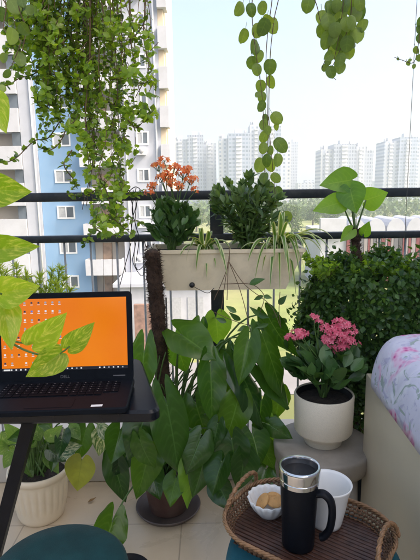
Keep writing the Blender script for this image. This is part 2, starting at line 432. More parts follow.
TM = [(towermat('tower facade warm', (.40, .40, .42), (.09, .10, .13), 2.9, .3, .72, .3, .8, (.30, .32, .37)), towermat('tower bay warm', (.30, .32, .37), (.06, .07, .10), 2.1, .25, .8, .25, .85)),
      (towermat('tower facade cool', (.38, .40, .45), (.08, .10, .14), 3.6, .2, .6, .28, .78, (.42, .42, .43)), towermat('tower bay cool', (.27, .30, .37), (.06, .08, .11), 2.6, .15, .85, .35, .9)),
      (towermat('tower facade banded', (.43, .42, .43), (.10, .11, .14), 4.4, .1, .78, .38, .86, (.33, .34, .38)), towermat('tower bay banded', (.32, .33, .37), (.06, .07, .10), 1.8, .3, .75, .2, .8))]
M['tower_slab'] = simple('tower balcony slab', (.46, .46, .49), .8, scale=.1, amt=.05)
tn = [0]
def tower(Y, parts, label, group, dep=22):
    """parts: (px0, px1, top_py, setback)"""
    a = P(parts[0][0], 195, Y); tm = TM[tn[0] % 3]; tn[0] += 1
    t = thing('residential_tower', (a.x, Y, GZ), label, 'tower', group)
    for k, (p0, p1, ty, sb) in enumerate(parts):
        x0, x1, zt = P(p0, ty, Y).x, P(p1, ty, Y).x, P((p0+p1)/2, ty, Y).z
        mb = MB(); mb.box((x0, Y+sb, GZ), (x1, Y+sb+dep, zt)); mb.build('wing', tm[k % 2], t, False)
        if x1-x0 > 9:
            z = GZ+5.5; mb = MB()
            xm = x0+(x1-x0)*.36; xe_ = xm+(x1-x0)*.26; pr = [(Y+sb-.35, z-.01)]
            while z < zt-2:
                pr += [(Y+sb-.35, z), (Y+sb-1.6, z+.01), (Y+sb-1.6, z+1.15), (Y+sb-.35, z+1.16)]; z += 3.0
            for y_, z_ in pr: mb.v += [V(xm, y_, z_), V(xe_, y_, z_), V(xm, Y+sb-.01, z_), V(xe_, Y+sb-.01, z_)]
            for i in range(len(pr)-1):
                a_ = i*4; mb.face([a_, a_+1, a_+5, a_+4]); mb.face([a_+2, a_, a_+4, a_+6]); mb.face([a_+1, a_+3, a_+7, a_+5])
            mb.build('balcony_stack', M['tower_slab'], t, False)
        mb = MB(); mb.box((x0+(x1-x0)*.3, Y+sb+3, zt+.01), (x0+(x1-x0)*.62, Y+sb+9, zt+3.4)); mb.build('roof_room', M['tower_slab'], t, False)
        mb = MB(); mb.lathe([(1.1, 0), (1.1, 2.4), (.8, 2.9), (.01, 3.0)], V(x0+(x1-x0)*(.8 if k % 2 else .15), Y+sb+5, zt+.01), 10, capt=False); mb.build('water_tank', M['tower_slab'], t)
G = 'far residential towers'
tower(430, [(173, 187, 139, 3), (187.2, 203, 135, 0), (203.2, 216, 143, 4)], 'leftmost far tower, narrow with a stepped top, beside the near block', G)
tower(400, [(219, 228, 138, 4), (228.2, 250, 133, 0), (250.2, 263, 124, 3), (263.2, 281, 126, 0), (281.2, 292, 140, 5)], 'widest far tower with staggered wings, behind the centre planter plants', G)
tower(540, [(284, 291, 146, 0), (291.2, 298, 142, 2)], 'slim pale far tower half hidden by the hanging round-leaved vine', G)
tower(420, [(322, 334, 149, 3), (334.2, 356, 144, 0), (356.2, 368, 146, 3), (368.2, 376, 150, 6)], 'far tower with a flat stepped top above the heart-leaved stem plant', G)
tower(440, [(386, 400, 141, 3), (400.2, 418, 137, 0), (418.2, 440, 140, 2)], 'rightmost far tower, cut by the right edge of the view', G)
for (p0, p1, ty, Y, lb) in ((298, 322, 183, 520, 'low pale far block between the slim tower and the flat-topped tower'), (376, 387, 181, 560, 'low pale far block in the gap between the two right towers'), (200, 222, 178, 600, 'low far block in the gap between the two left towers')):
    a, b = P(p0, ty, Y), P(p1, ty, Y); mb = MB(); mb.box((a.x, Y, GZ), (b.x, Y+15, a.z)); mb.box((a.x+(b.x-a.x)*.3, Y+3, a.z+.01), (a.x+(b.x-a.x)*.7, Y+9, a.z+3))
    tag(mb.build('far_block', TM[1][0], None, False, origin=(a.x, Y, GZ)), lb, 'building', 'low far blocks')

# --- trees of the middle distance
M['far_leaf'] = leafmat('far tree foliage', (.05, .09, .025), (.10, .15, .04), .8, .15, None)
M['bark'] = simple('bark', (.12, .09, .06), .9, scale=6, amt=.3)
def tree(px, topy, Y, wpx, label):
    top = P(px, topy, Y); z1 = top.z; x = top.x; wr = wpx*Y/FPX/2; hcr = min(z1-GZ-1.2, wr*2.2)
    t = thing('broadleaf_tree', (x, Y, GZ), label, 'tree', 'trees on the open ground')
    mb = MB(); zc = z1-hcr/2
    mb.tube([V(x, Y, GZ-.1), V(x+.1, Y, (GZ+zc)/2), V(x, Y, zc)], (.35, .12), 6)
    for k in range(5):
        a = rnd(0, 6.28); mb.tube([V(x, Y, zc-hcr*.3), V(x+math.cos(a)*wr*.6, Y+math.sin(a)*wr*.6, zc+hcr*rnd(0, .3))], (.13, .04), 5)
    mb.build('trunk', M['bark'], t)
    mb = MB(); cl = []
    for k in range(16):
        d = rdir(); q = rnd(.35, .8); cl.append((V(x+d.x*wr*q, Y+d.y*wr*q, zc+d.z*hcr*.5*q), wr*rnd(.22, .42)))
    for c, rr in cl:
        for k in range(130):
            d = rdir(); p = c+Vector((d.x, d.y, d.z*.8))*rr*rnd(.6, 1.1)
            if p.z < GZ+.5: continue
            s_ = rnd(.25, .6)*max(.6, wr/4); mb.leaf(p, rdir(), rdir(), s_, s_*.7, 'oval', 1, 2, .2, .1)
    mb.build('crown', M['far_leaf'], t)
TL = [(176, 214, 130, 30, 'hazy tree at the foot of the leftmost far tower'), (196, 208, 150, 34, 'hazy round tree behind the orange flowering plant'), (222, 206, 120, 36, 'bushy tree between the orange flowering plant and the dark leafy shrub'),
      (262, 209, 110, 34, 'tree behind the dark leafy shrub in the planter'), (292, 203, 125, 34, 'tree right of the dark leafy shrub, behind the vine tips'), (313, 206, 160, 26, 'small hazy tree left of the heart-leaved stem plant'),
      (334, 208, 180, 26, 'far hazy tree directly behind the heart-leaved stem plant'), (238, 228, 84, 26, 'low near tree just above the planter shrub tops'), (300, 226, 82, 22, 'low round tree between the spider plant and the panelled building'),
      (316, 236, 74, 14, 'small shrubby tree left of the panelled building')]
for a in TL: tree(*a)
def shrubline():
    mb = MB()
    for k in range(5200):
        Y = rnd(190, 300); px = rnd(160, 440); x = (px-210)/FPX*Y
        p = V(x, Y, GZ+rnd(0, 8.2)*(.8+.2*math.sin(x*.13)))
        s_ = rnd(1.2, 2.6); mb.leaf(p, rdir(), rdir(), s_, s_*.8, 'oval', 1, 2, .2, .1)
    tag(mb.build('far_wood', M['far_leaf']), 'hazy far belt of trees along the feet of the towers', 'woodland', kind='stuff')
shrubline()

# ================================================================== THE BALCONY
M['tile'] = None
m, t, b, o = nmat('beige floor tile')
tc = N(t, 'ShaderNodeTexCoord'); br = N(t, 'ShaderNodeTexBrick', Scale=1.0); br.offset = 0
br.inputs['Brick Width'].default_value = .6; br.inputs['Row Height'].default_value = .6; br.inputs['Mortar Size'].default_value = .0025; br.inputs['Mortar Smooth'].default_value = .1
br.inputs['Color1'].default_value = (.56, .45, .31, 1); br.inputs['Color2'].default_value = (.59, .475, .33, 1); br.inputs['Mortar'].default_value = (.38, .30, .21, 1)
mp = N(t, 'ShaderNodeMapping'); mp.inputs['Location'].default_value = (.12, .1, 0); t.links.new(tc.outputs['Object'], mp.inputs[0]); t.links.new(mp.outputs[0], br.inputs['Vector'])
nz = N(t, 'ShaderNodeTexNoise', Scale=3, Detail=8, Roughness=.6, Distortion=1.5); t.links.new(tc.outputs['Object'], nz.inputs['Vector'])
t.links.new(mixc(t, .55, br.outputs[0], mixc(t, nz.outputs[0], (.6, .58, .55), (1.35, 1.35, 1.35)), 'MULTIPLY'), b.inputs['Base Color'])
t.links.new(ramp(t, nz.outputs[0], [(.3, (.22,)*3), (.7, (.42,)*3)]), b.inputs['Roughness'])
M['tile'] = m
M['white_plaster'] = simple('white wall paint', (.74, .72, .68), .9, scale=5, amt=.03)
M['plaster'] = simple('cream plaster', (.50, .46, .40), .9, scale=5, amt=.05, bump=.1, dirt=((.35, .31, .26), 3, .4))
M['ceil'] = simple('white ceiling paint', (.76, .75, .72), .9, scale=5, amt=.03)
mb = MB(); mb.v += [V(-1.7, -1.6, 0), V(1.9, -1.6, 0), V(1.9, 2.16, 0), V(-1.7, 2.16, 0)]; mb.face([0, 1, 2, 3]); tag(mb.build('floor', M['tile'], None, False), kind='structure')
mb = MB(); mb.box((-1.85, -1.75, -.25), (2.05, 2.22, -.01)); tag(mb.build('floor_slab', M['plaster'], None, False), kind='structure')
pg = thing('pergola', (0, 1.6, 2.85), 'unseen white pergola beams carrying the hanging plants, made up in place of a ceiling to let daylight in', 'pergola')  # unseen, made up instead of a closed ceiling so daylight reaches the interior
for y_ in (1.30, 1.62, 1.94):
    mb = MB(); mb.rbox((-1.85, y_-.03, 2.80), (1.905, y_+.03, 2.92), .006, seg=2); mb.build('beam', M['ceil'], pg, sharp=40)
for x_ in (-1.0, 0, 1.0):
    mb = MB(); mb.box((x_-.02, 1.2, 2.923), (x_+.02, 2.04, 2.96)); mb.build('batten', M['ceil'], pg, False)
mb = MB(); mb.box((1.91, -1.6, -.008), (2.05, 2.22, 5.2)); tag(mb.build('sun_block_wall', M['white_plaster'], None, False), 'unseen white wall beyond the floral bed, added and raised to block the sun', 'wall')  # unseen wall, put in and heightened to keep the sun off the balcony
mb = MB(); mb.rbox((-1.705, 1.98, .001), (1.905, 2.155, .20), .008, seg=2); tag(mb.build('kerb', M['plaster'], None, True, sharp=40), 'low cream plaster kerb along the foot of the railing', 'kerb')

M['rail'] = simple('charcoal rail paint', (.022, .028, .034), .45, scale=30, amt=.2, bump=.05, spec=.3, dirt=((.09, .08, .07), 14, .5))
M['bal'] = simple('grey baluster paint', (.30, .31, .33), .5, scale=30, amt=.12)
rail = thing('balcony_railing', (0, 2.06, .2), 'charcoal double-bar balcony railing with thin grey balusters on the low kerb', 'railing')
YR = 2.06; zr1 = P(210, 195, YR).z; zr2 = P(210, 237, YR).z
mb = MB(); mb.rbox((-1.70, YR-.03, zr1-.018), (1.90, YR+.03, zr1+.018), .006, seg=2); mb.build('top_rail', M['rail'], rail, sharp=40)
mb = MB(); mb.rbox((-1.70, YR-.02, zr2-.014), (1.90, YR+.02, zr2+.014), .005, seg=2); mb.build('lower_rail', M['rail'], rail, sharp=40)
for x in (-1.55, P(217.5, 300, YR).x, 1.6):
    mb = MB(); mb.box((x-.027, YR-.018, .2), (x+.027, YR+.017, zr1-.02)); mb.build('post', M['rail'], rail, False)
x = P(248, 300, YR).x - .1085*16
while x < 1.88:
    if abs(x-P(217.5, 300, YR).x) > .04:
        mb = MB(); mb.tube([V(x, YR, .2), V(x, YR, zr2-.013)], .0046, 8); mb.build('baluster', M['bal'], rail)
    x += .1085

# ------------------------------------------------------------------ leaf materials
M['jade'] = leafmat('small glossy vine leaf', (.035, .085, .014), (.24, .36, .045), .3, .5, None)
M['jade_new'] = leafmat('fresh vine leaf', (.13, .24, .025), (.30, .42, .06), .3, .5, None)
M['coin'] = leafmat('round vine leaf', (.07, .13, .03), (.21, .29, .07), .35, .42, (3, .6, .2))
M['pothos'] = leafmat('golden pothos leaf', (.15, .28, .015), (.26, .40, .02), .32, .55, (8, 2.0, .45), vein=(.30, .42, .06), varieg=((.50, .54, .13), .54, 6))
M['bigleaf'] = leafmat('dark arrow leaf', (.012, .045, .008), (.042, .110, .014), .22, .32, (8, 2.2, .62), vein=(.09, .19, .05), spec=.6)
M['limeleaf'] = leafmat('young lime leaf', (.08, .20, .02), (.17, .32, .035), .3, .45, (8, 2.2, .6), vein=(.24, .38, .07))
M['yellowleaf'] = leafmat('yellowing leaf', (.20, .22, .03), (.26, .27, .04), .4, .35, (7, 2, .4), vein=(.10, .16, .03))
M['cream_varieg'] = leafmat('cream variegated leaf', (.03, .09, .025), (.06, .13, .03), .4, .3, (7, 2.5, .25), varieg=((.55, .55, .42), .50, 7))
M['dieff'] = leafmat('pale-edged leaf', (.07, .15, .03), (.13, .24, .05), .38, .35, (8, 2.2, .3), vein=(.3, .4, .16), varieg=((.42, .48, .22), .60, 8))
M['spider'] = leafmat('striped spider leaf', (.09, .19, .035), (.14, .26, .05), .4, .3, None, edge=((.55, .58, .38), .55))
M['kalan'] = leafmat('thick kalanchoe leaf', (.03, .085, .02), (.08, .17, .04), .35, .18, (5, 1, .12))
M['zz'] = leafmat('oblong shrub leaf', (.035, .085, .02), (.13, .21, .055), .35, .25, (1, 0, .3))
M['hedge'] = leafmat('small hedge leaf', (.018, .060, .013), (.095, .19, .035), .42, .28, None)
M['hedge_new_lit'] = leafmat('fresh hedge leaf with painted top light', (.09, .18, .025), (.24, .38, .055), .4, .5, None)  # new growth, lightened further to put the hedge top's light into the colour
M['needle'] = leafmat('feathery needle leaf', (.22, .32, .04), (.38, .46, .07), .45, .35, None)
M['stem'] = simple('green stem', (.08, .15, .035), .5, scale=40, amt=.3)
M['brown_stem'] = simple('brown woody stem', (.15, .095, .055), .8, scale=60, amt=.35, bump=.3)
M['soil'] = simple('dark potting soil', (.028, .019, .013), .95, scale=60, amt=.5, bump=.8, bscale=120)
M['coir'] = simple('coir fibre', (.055, .030, .018), .95, scale=90, amt=.5, bump=.6)
M['ceramic_white'] = simple('white glazed pot', (.74, .62, .45), .35, scale=8, amt=.05, dirt=((.45, .38, .28), 6, .25))
M['plastic_white'] = simple('off-white plastic', (.72, .62, .44), .5, scale=4, amt=.06, dirt=((.40, .33, .22), 9, .55))
M['terracotta'] = simple('dark clay pot', (.115, .055, .042), .6, scale=7, amt=.35, bump=.2, dirt=((.24, .19, .16), 9, .5))
M['saucer'] = simple('clay grey saucer', (.10, .075, .065), .45, scale=9, amt=.25)
M['orange_petal'] = leafmat('orange petal', (.80, .13, .02), (.88, .34, .10), .5, .3, None, tint=(1.1, 1, .9))
M['pink_petal'] = leafmat('pink petal', (.70, .07, .16), (.86, .26, .34), .5, .3, None, tint=(1.1, 1, 1))

# ------------------------------------------------------------------ hanging plants
def vine_hanger(t, c, r=.11):
    """the pot above, out of the picture, that the strands grow from"""
    mb = MB(); mb.lathe([(r*.6, 0), (r*.7, .005), (r, .15), (r*1.05, .15), (r*1.05, .17), (r*.95, .17), (r*.9, .14)], c, 28, capt=False); mb.build('pot', M['plastic_white'], t)
    mb = MB(); mb.lathe([(r*.93, .139), (.001, .145)], c, 24, capb=False, capt=False); mb.build('soil', M['soil'], t)
    mb = MB()
    for k in range(3):
        a = R(120*k+20); mb.tube([c+V(math.cos(a)*r, math.sin(a)*r, .16), V(c.x, c.y, 2.78)], .002, 5)
    mb.tube([V(c.x, c.y, 2.77), V(c.x, c.y, 2.85)], .003, 5)
    mb.build('hanger', M['rail'], t)

def hanging_jade():
    c = P(95, -62, 1.58)
    t = thing('hanging_plant', (c.x, c.y, c.z), 'huge curtain of small-leaved trailing stems hanging at the upper left', 'hanging plant')
    vine_hanger(t, c-V(0, 0, .03), .15)
    st = MB(); lf = MB(); fr = MB()
    def strand(pts, thick=.0016, sz=(.011, .020), dens=1.0, lower=0.):
        pts = smoothpts(pts, 7); st.tube(pts, (thick, thick*.5), 4, False)
        for i, (a, b) in enumerate(zip(pts, pts[1:])):
            tt = i/len(pts)
            if tt < lower: continue
            seg = b-a; n = max(1, int(seg.length/.0125*dens+random.random()))
            for k in range(n):
                if random.random() > .84: continue
                p = a+seg*((k+random.random())/n)
                for sgn in (-1, 1):
                    d = rdir(); d.z = d.z*.7+.1; s_ = rnd(*sz)
                    lf.leaf(p, d, V(0, -.3, .8)+rdir()*.7, s_, s_*rnd(.62, .85), 'oval', 1, 3, .15, .12)
    def endy(x):
        tab = [(14, 60), (30, 84), (36, 100), (48, 118), (60, 132), (75, 142), (84, 190), (96, 228), (110, 243), (124, 228), (136, 156), (146, 132), (156, 114)]
        return interp([(a-0., b) for a, b in tab], x)
    tips = []
    for k in range(54):
        x0 = random.choice([rnd(42, 82), rnd(55, 130), rnd(72, 122), rnd(90, 150)])
        x0 = min(x0, 149); xe = min(157, max(30, x0+rnd(-9, 11)+(x0-95)*.10)); ye = endy(xe)*rnd(.38, 1.0)
        Y = rnd(1.42, 1.80); n = max(3, int(ye/28)); pts = [V(c.x+rnd(-.1, .1), c.y+rnd(-.1, .1), c.z+.13), P(x0*.85+95*.15, -28, Y)]
        for j in range(1, n+1):
            f = j/n; w_ = 3.5*math.sin(j*1.7+k)+rnd(-2.5, 2.5)
            pts.append(P(x0+(xe-x0)*f+w_, -10+(ye+10)*f, Y+rnd(-.02, .02)))
        if random.random() < .75: tips.append(P(x0+(xe-x0), ye, Y))
        strand(pts, rnd(.0011, .0020), dens=rnd(.6, 1.1) if x0 < 90 else rnd(.3, .7), lower=.08)
    for k in range(22):
        x0 = rnd(6, 52); ye = rnd(25, 95)*(.5+x0/90); Y = rnd(1.42, 1.7)
        strand([P(x0+rnd(-3, 6)+10, -25, Y)]+[P(x0+rnd(-4, 4), y, Y+rnd(-.03, .03)) for y in range(0, int(ye), 18)]+[P(x0-2, ye, Y)], .0013, (.014, .026), .8); tips.append(P(x0-2, ye, Y))
    # dense dark part near the top left
    for k in range(30):
        x0 = rnd(38, 92); ye = rnd(70, 135); Y = rnd(1.5, 1.7)
        strand([P(x0+rnd(-3, 3), -25, Y)]+[P(x0+rnd(-5, 5), y, Y+rnd(-.03, .03)) for y in range(5, int(ye), 22)]+[P(x0, ye, Y)], .0014, (.011, .020), 1.5)
    # stray branches
    B = [[(62, 118), (48, 138), (34, 141), (16, 158), (2, 163), (-8, 160)], [(70, 120), (60, 142), (50, 150), (40, 148)], [(76, 130), (90, 150), (104, 158), (112, 172), (100, 190)],
         [(98, 170), (108, 196), (112, 214), (124, 218), (140, 222)], [(112, 200), (116, 214), (104, 222), (90, 236), (84, 246)], [(128, 120), (136, 128), (146, 118), (154, 110)],
         [(112, 80), (128, 78), (142, 84), (150, 80), (156, 84)], [(130, 40), (140, 30), (148, 14)], [(36, 18), (22, 24), (8, 14)], [(48, 60), (34, 74), (20, 78), (6, 86), (-6, 84)],
         [(72, 150), (64, 165), (75, 182), (72, 190)], [(96, 190), (84, 196), (66, 194)], [(118, 178), (126, 190), (134, 196), (142, 190)], [(108, 214), (122, 226), (132, 234)],
         [(92, 224), (100, 232), (112, 236), (124, 232)], [(56, 100), (42, 108), (36, 100)], [(106, 100), (124, 112), (138, 112), (150, 122)]]
    for b in B:
        Y = rnd(1.45, 1.65); strand([P(x, y, Y+rnd(-.03, .03)) for x, y in b], .0021, (.014, .024), 1.15)
    for k in range(120):      # fresh rosettes on side shoots all over the curtain
        x_ = rnd(26, 152); y_ = rnd(4, 1)*0+rnd(8, endy(x_)*.97); Y = rnd(1.38, 1.6); p = P(x_, y_, Y); tips.append(p)
        st.tube([p+V(rnd(-.02, .02), .03, rnd(.02, .04)), p], .0011, 4)
    for p in tips:
        for q in range(random.randint(6, 11)):
            d = rdir(); d.y -= .3; s_ = rnd(.014, .026); fr.leaf(p+rdir()*.008, d, V(0, -.8, .6)+rdir()*.5, s_, s_*rnd(.62, .8), 'oval', 2, 3, .15, .1)
    for k in range(8):      # bare older stems
        x0 = rnd(60, 146); Y = rnd(1.5, 1.75); ye = rnd(90, 215) if 84 < x0 < 130 else rnd(60, 130)
        st.tube(smoothpts([P(x0+rnd(-6, 6), -25, Y), P(x0+rnd(-4, 4), ye*.35, Y), P(x0+rnd(-6, 6), ye*.7, Y-.02), P(x0+rnd(-9, 9), ye, Y)], 5), (.0028, .0012), 5)
    st.build('stems', M['brown_stem'], t); lf.build('foliage', M['jade'], t); fr.build('fresh_leaves', M['jade_new'], t)
hanging_jade()

def coin_vine(name, label, stems, leaves, potc, Y, extra=None, cat='hanging plant', pr=.09):
    """stems: pixel polylines; leaves: (px, py, size px, tilt)"""
    t = thing(name, potc, label, cat)
    vine_hanger(t, Vector(potc), pr)
    mb = MB()
    for s_ in stems: mb.tube(smoothpts([Vector(potc)+V(rnd(-.03, .03), rnd(-.03, .03), .13)]+[P(x, y, Y+.01*math.sin(y*.1)) for x, y in s_], 5), (.0018, .001), 5)
    mb.build('stems', M['brown_stem'], t)
    mb = MB()
    for (x, y, sz, ang) in leaves:
        Yl = Y+rnd(-.05, .05); c = P(x, y, Yl); D = depth(c)
        a = R(ang+rnd(-20, 20)); d = rgt*math.sin(a)+upv*-math.cos(a)+fwd*rnd(-.5, .3)
        L = sz*D/FPX; n = (CAM-c).normalized()+rdir()*.55
        b_ = c-d.normalized()*L*.5
        mb.leaf(b_, d, n, L, L*rnd(.78, .95), 'round', 4, 9, rnd(0, .3), rnd(.05, .35), curl=rnd(-.1, .2))
        mb.tube([b_, b_-d.normalized()*L*.3+V(0, 0, L*.15)], .0008, 4)
    mb.build('leaves', M['coin'], t)
st1 = [[(273, -25), (272, 0), (268, 30), (266, 60), (267, 95), (268, 140), (264, 175), (262, 200)], [(255, -25), (252, 15), (257, 60), (262, 95), (264, 130)], [(280, -20), (274, 20), (270, 60), (269, 120), (272, 160), (276, 200), (282, 240)]]
lv1 = [(241, 8, 15, 0), (251, 9, 13, 10), (262, 8, 13, -10), (268, 20, 12, 30), (264, 27, 17, 0), (273, 26, 16, 20), (244, 36, 14, -30), (258, 30, 15, -10), (256, 46, 17, 10), (259, 55, 12, 10), (252, 63, 13, -10), (257, 69, 12, 10), (270, 67, 15, 20),
       (270, 82, 13, 0), (261, 86, 12, 0), (262, 97, 11, 15), (258, 94, 7, -60), (262, 106, 12, -30), (277, 118, 14, 60), (276, 126, 8, 10), (264, 125, 12, 0), (264, 137, 12, 0), (263, 148, 12, -10), (281, 145, 17, 40), (278, 160, 13, 20), (266, 160, 13, -10),
       (260, 165, 15, -10), (270, 165, 14, 0), (276, 178, 12, 30), (264, 178, 12, -20), (278, 192, 12, 20), (270, 186, 10, 0), (262, 190, 11, -30), (287, 217, 12, 20), (272, 204, 11, 0), (266, 118, 9, 0), (268, 130, 9, 20), (270, 150, 10, 0)]
coin_vine('hanging_plant', 'long slender strand of round leaves hanging down the centre into the planter', st1, lv1, P(266, -60, 1.80), 1.80)
st2 = [[(330, -20), (332, 20), (328, 50), (322, 68)], [(352, -20), (350, 20), (338, 55), (330, 72), (336, 80)], [(316, -20), (318, 10), (322, 25), (327, 32)], [(345, -20), (340, 30), (334, 60)]]
lv2 = [(x_, y_, z_*1.12, q_) for x_, y_, z_, q_ in [(308, 4, 14, 0), (322, 17, 13, 0), (331, 8, 14, 20), (329, 20, 15, 0), (340, 16, 15, 0), (352, 6, 18, 0), (345, 4, 15, 10), (356, 14, 14, 10), (353, 22, 14, -20), (341, 26, 13, 20), (335, 30, 13, 0), (346, 34, 16, 0), (357, 35, 14, 20), (327, 40, 15, 0),
       (338, 42, 16, 10), (350, 42, 14, 0), (344, 50, 16, 10), (334, 51, 13, 0), (340, 60, 13, 0), (329, 56, 10, -30), (331, 72, 11, 0), (325, 68, 8, -20), (340, 66, 14, 10), (349, 52, 13, 20), (322, 30, 12, 0), (362, 24, 13, 0), (360, 3, 13, 0), (337, 5, 12, 0), (328, 62, 7, -40), (346, 24, 13, 0), (333, 38, 12, -20), (358, 12, 15, 0), (334, 14, 13, 30), (347, 44, 14, 0)]]
coin_vine('hanging_plant', 'short bunched cluster of round overlapping leaves hanging at the upper right of centre', st2, lv2, P(342, -60, 1.72), 1.72)
st3 = [[(424, -20), (421, 20), (419, 40), (414, 62), (402, 60), (394, 57)], [(428, -10), (424, 40), (420, 60)]]
lv3 = [(418, 30, 9, 0), (416, 50, 8, 20), (420, 38, 10, 0), (414, 66, 5, 0), (408, 63, 5, 30), (398, 59, 3, 0), (421, 22, 10, 0), (419, 58, 7, 0), (410, 60, 4, 0)]
coin_vine('hanging_plant', 'sparse wispy hanging vine with few tiny leaves, cut by the upper right edge', st3, lv3, P(424, -60, 1.75), 1.75, pr=.07)
st4 = [[(-4, -20), (6, 5), (4, 30), (20, 40), (14, 60), (6, 78)], [(14, -20), (20, 12), (26, 28), (22, 52)]]
lv4 = [(14, 6, 17, 20), (22, 2, 12, 0), (12, 36, 17, -10), (24, 29, 13, 30), (20, 59, 14, 20), (2, 14, 14, 0), (4, 58, 10, 0), (8, 74, 10, -20), (30, 10, 10, 10), (2, 88, 9, 0)]
coin_vine('hanging_plant', 'few broad rounded leaves on a vine hanging in the upper left corner', st4, lv4, P(12, -60, 1.36), 1.36)

# wire that falls from above to the lower rail, right
M['wire'] = simple('grey cord', (.16, .15, .14), .7, scale=80, amt=.2)
a, b_ = P(417, 0, 1.96), P(404, 252, 1.96); a = a+(a-b_)*.2; mb = MB(); mb.tube([a, (a+b_)/2, b_], .0010, 5)
mb.tube([a, V(a.x, a.y, 2.85)], .0010, 5)
tag(mb.build('ceiling_cord', M['wire']), 'thin grey cord hanging from the ceiling past the rightmost far tower', 'cord')
# cords bundled on the rail beside the moss pole
mb = MB(); M['cable'] = simple('black cable', (.015, .015, .016), .5, scale=80, amt=.2)
for pts in ([(133, 190), (136, 205), (131, 225), (135, 245), (133, 262), (142, 276), (146, 262)], [(136, 188), (132, 210), (137, 232), (134, 255), (138, 270), (148, 258), (144, 240)], [(130, 192), (133, 214), (130, 240), (131, 275), (130, 300)], [(138, 194), (135, 222), (139, 238), (136, 262)],
            [(131, 243), (126, 262), (120, 285)], [(128, 189), (134, 196), (140, 190), (135, 187), (129, 193), (137, 200)]):
    mb.tube(smoothpts([P(x, y, 2.015) for x, y in pts], 6), .0018, 5)
tag(mb.build('cable_bundle', M['cable']), 'tangle of thin black cables looped over the rail left of the planter box', 'cable')
for px, pa, pb, wh in ((103, 240, 292, 'leftmost'), (112, 240, 292, 'middle'), (118, 240, 285, 'rightmost')):
    mb = MB(); mb.tube([P(px, pa, 2.1), P(px+1, pb+60, 2.1)], .0013, 4)
    tag(mb.build('string', M['brown_stem']), wh+' of three thin brown strings tied below the lower rail, above the laptop corner', 'string', 'brown strings below the rail')

# ------------------------------------------------------------------ planter box and what grows in it
YP = 1.80
pa, pb_ = P(148, 248, YP-.1), P(304, 251, YP-.1); zt = P(226, 249.5, YP-.1).z; zb = P(226, 291, YP-.1).z
pl = thing('planter_box', ((pa.x+pb_.x)/2, YP, zb), 'long off-white tapered planter box hung inside the railing', 'planter')
cx = (pa.x+pb_.x)/2; hw = (pb_.x-pa.x)/2
mb = MB()
def shell(mb, hw, hd, z0, z1, tx, ty, th, cx, cy):
    rings = []
    for (ix, iy, z) in ((tx, ty, z0), (0, 0, z1-.012), (-.006, -.006, z1-.012), (-.006, -.006, z1), (th, th, z1), (th+tx*.2, th+ty*.2, z1-.03), (th+tx, th+ty, z0+.006)):
        ring = []
        for sx, sy in ((-1, -1), (1, -1), (1, 1), (-1, 1)):
            ring.append(len(mb.v)); mb.v.append(V(cx+sx*(hw-ix), cy+sy*(hd-iy), z))
        rings.append(ring)
    for A, B in zip(rings, rings[1:]):
        for i in range(4): mb.face([A[i], A[(i+1) % 4], B[(i+1) % 4], B[i]])
    mb.face(rings[0][::-1]); mb.face(rings[-1])
shell(mb, hw, .1, zb, zt, .058, .02, .006, cx, YP)
mb.build('box', M['plastic_white'], pl, False)
mb = MB(); mb.box((cx-hw+.014, YP-.084, zt-.03), (cx+hw-.014, YP+.084, zt-.018)); mb.build('soil', M['soil'], pl, False)
q = P(192, 285, YP-.1); mb = MB(); mb.lathe([(.008, 0), (.010, .003), (.009, .010), (.004, .013)], q+V(0, .004, 0), 14, M=Matrix.Rotation(R(90), 3, 'X')); mb.build('drain_plug', M['cable'], pl)
mb = MB(); mb.tube(smoothpts([q+V(0, -.01, 0), P(200, 290, YP-.11), P(208, 293, YP-.11), P(214, 288, YP-.105)], 4), .0012, 5); mb.build('tie', M['cable'], pl)
for x in (cx-hw*.6, cx+hw*.6):
    mb = MB(); mb.tube(smoothpts([V(x, YP+.09, zt-.04), V(x, YP+.125, zt+.0), V(x, YR-.04, zr2+.03), V(x, YR, zr2+.022), V(x, YR+.028, zr2+.005), V(x, YR+.028, zr2-.02)], 5), .004, 6); mb.build('hook', M['rail'], pl)

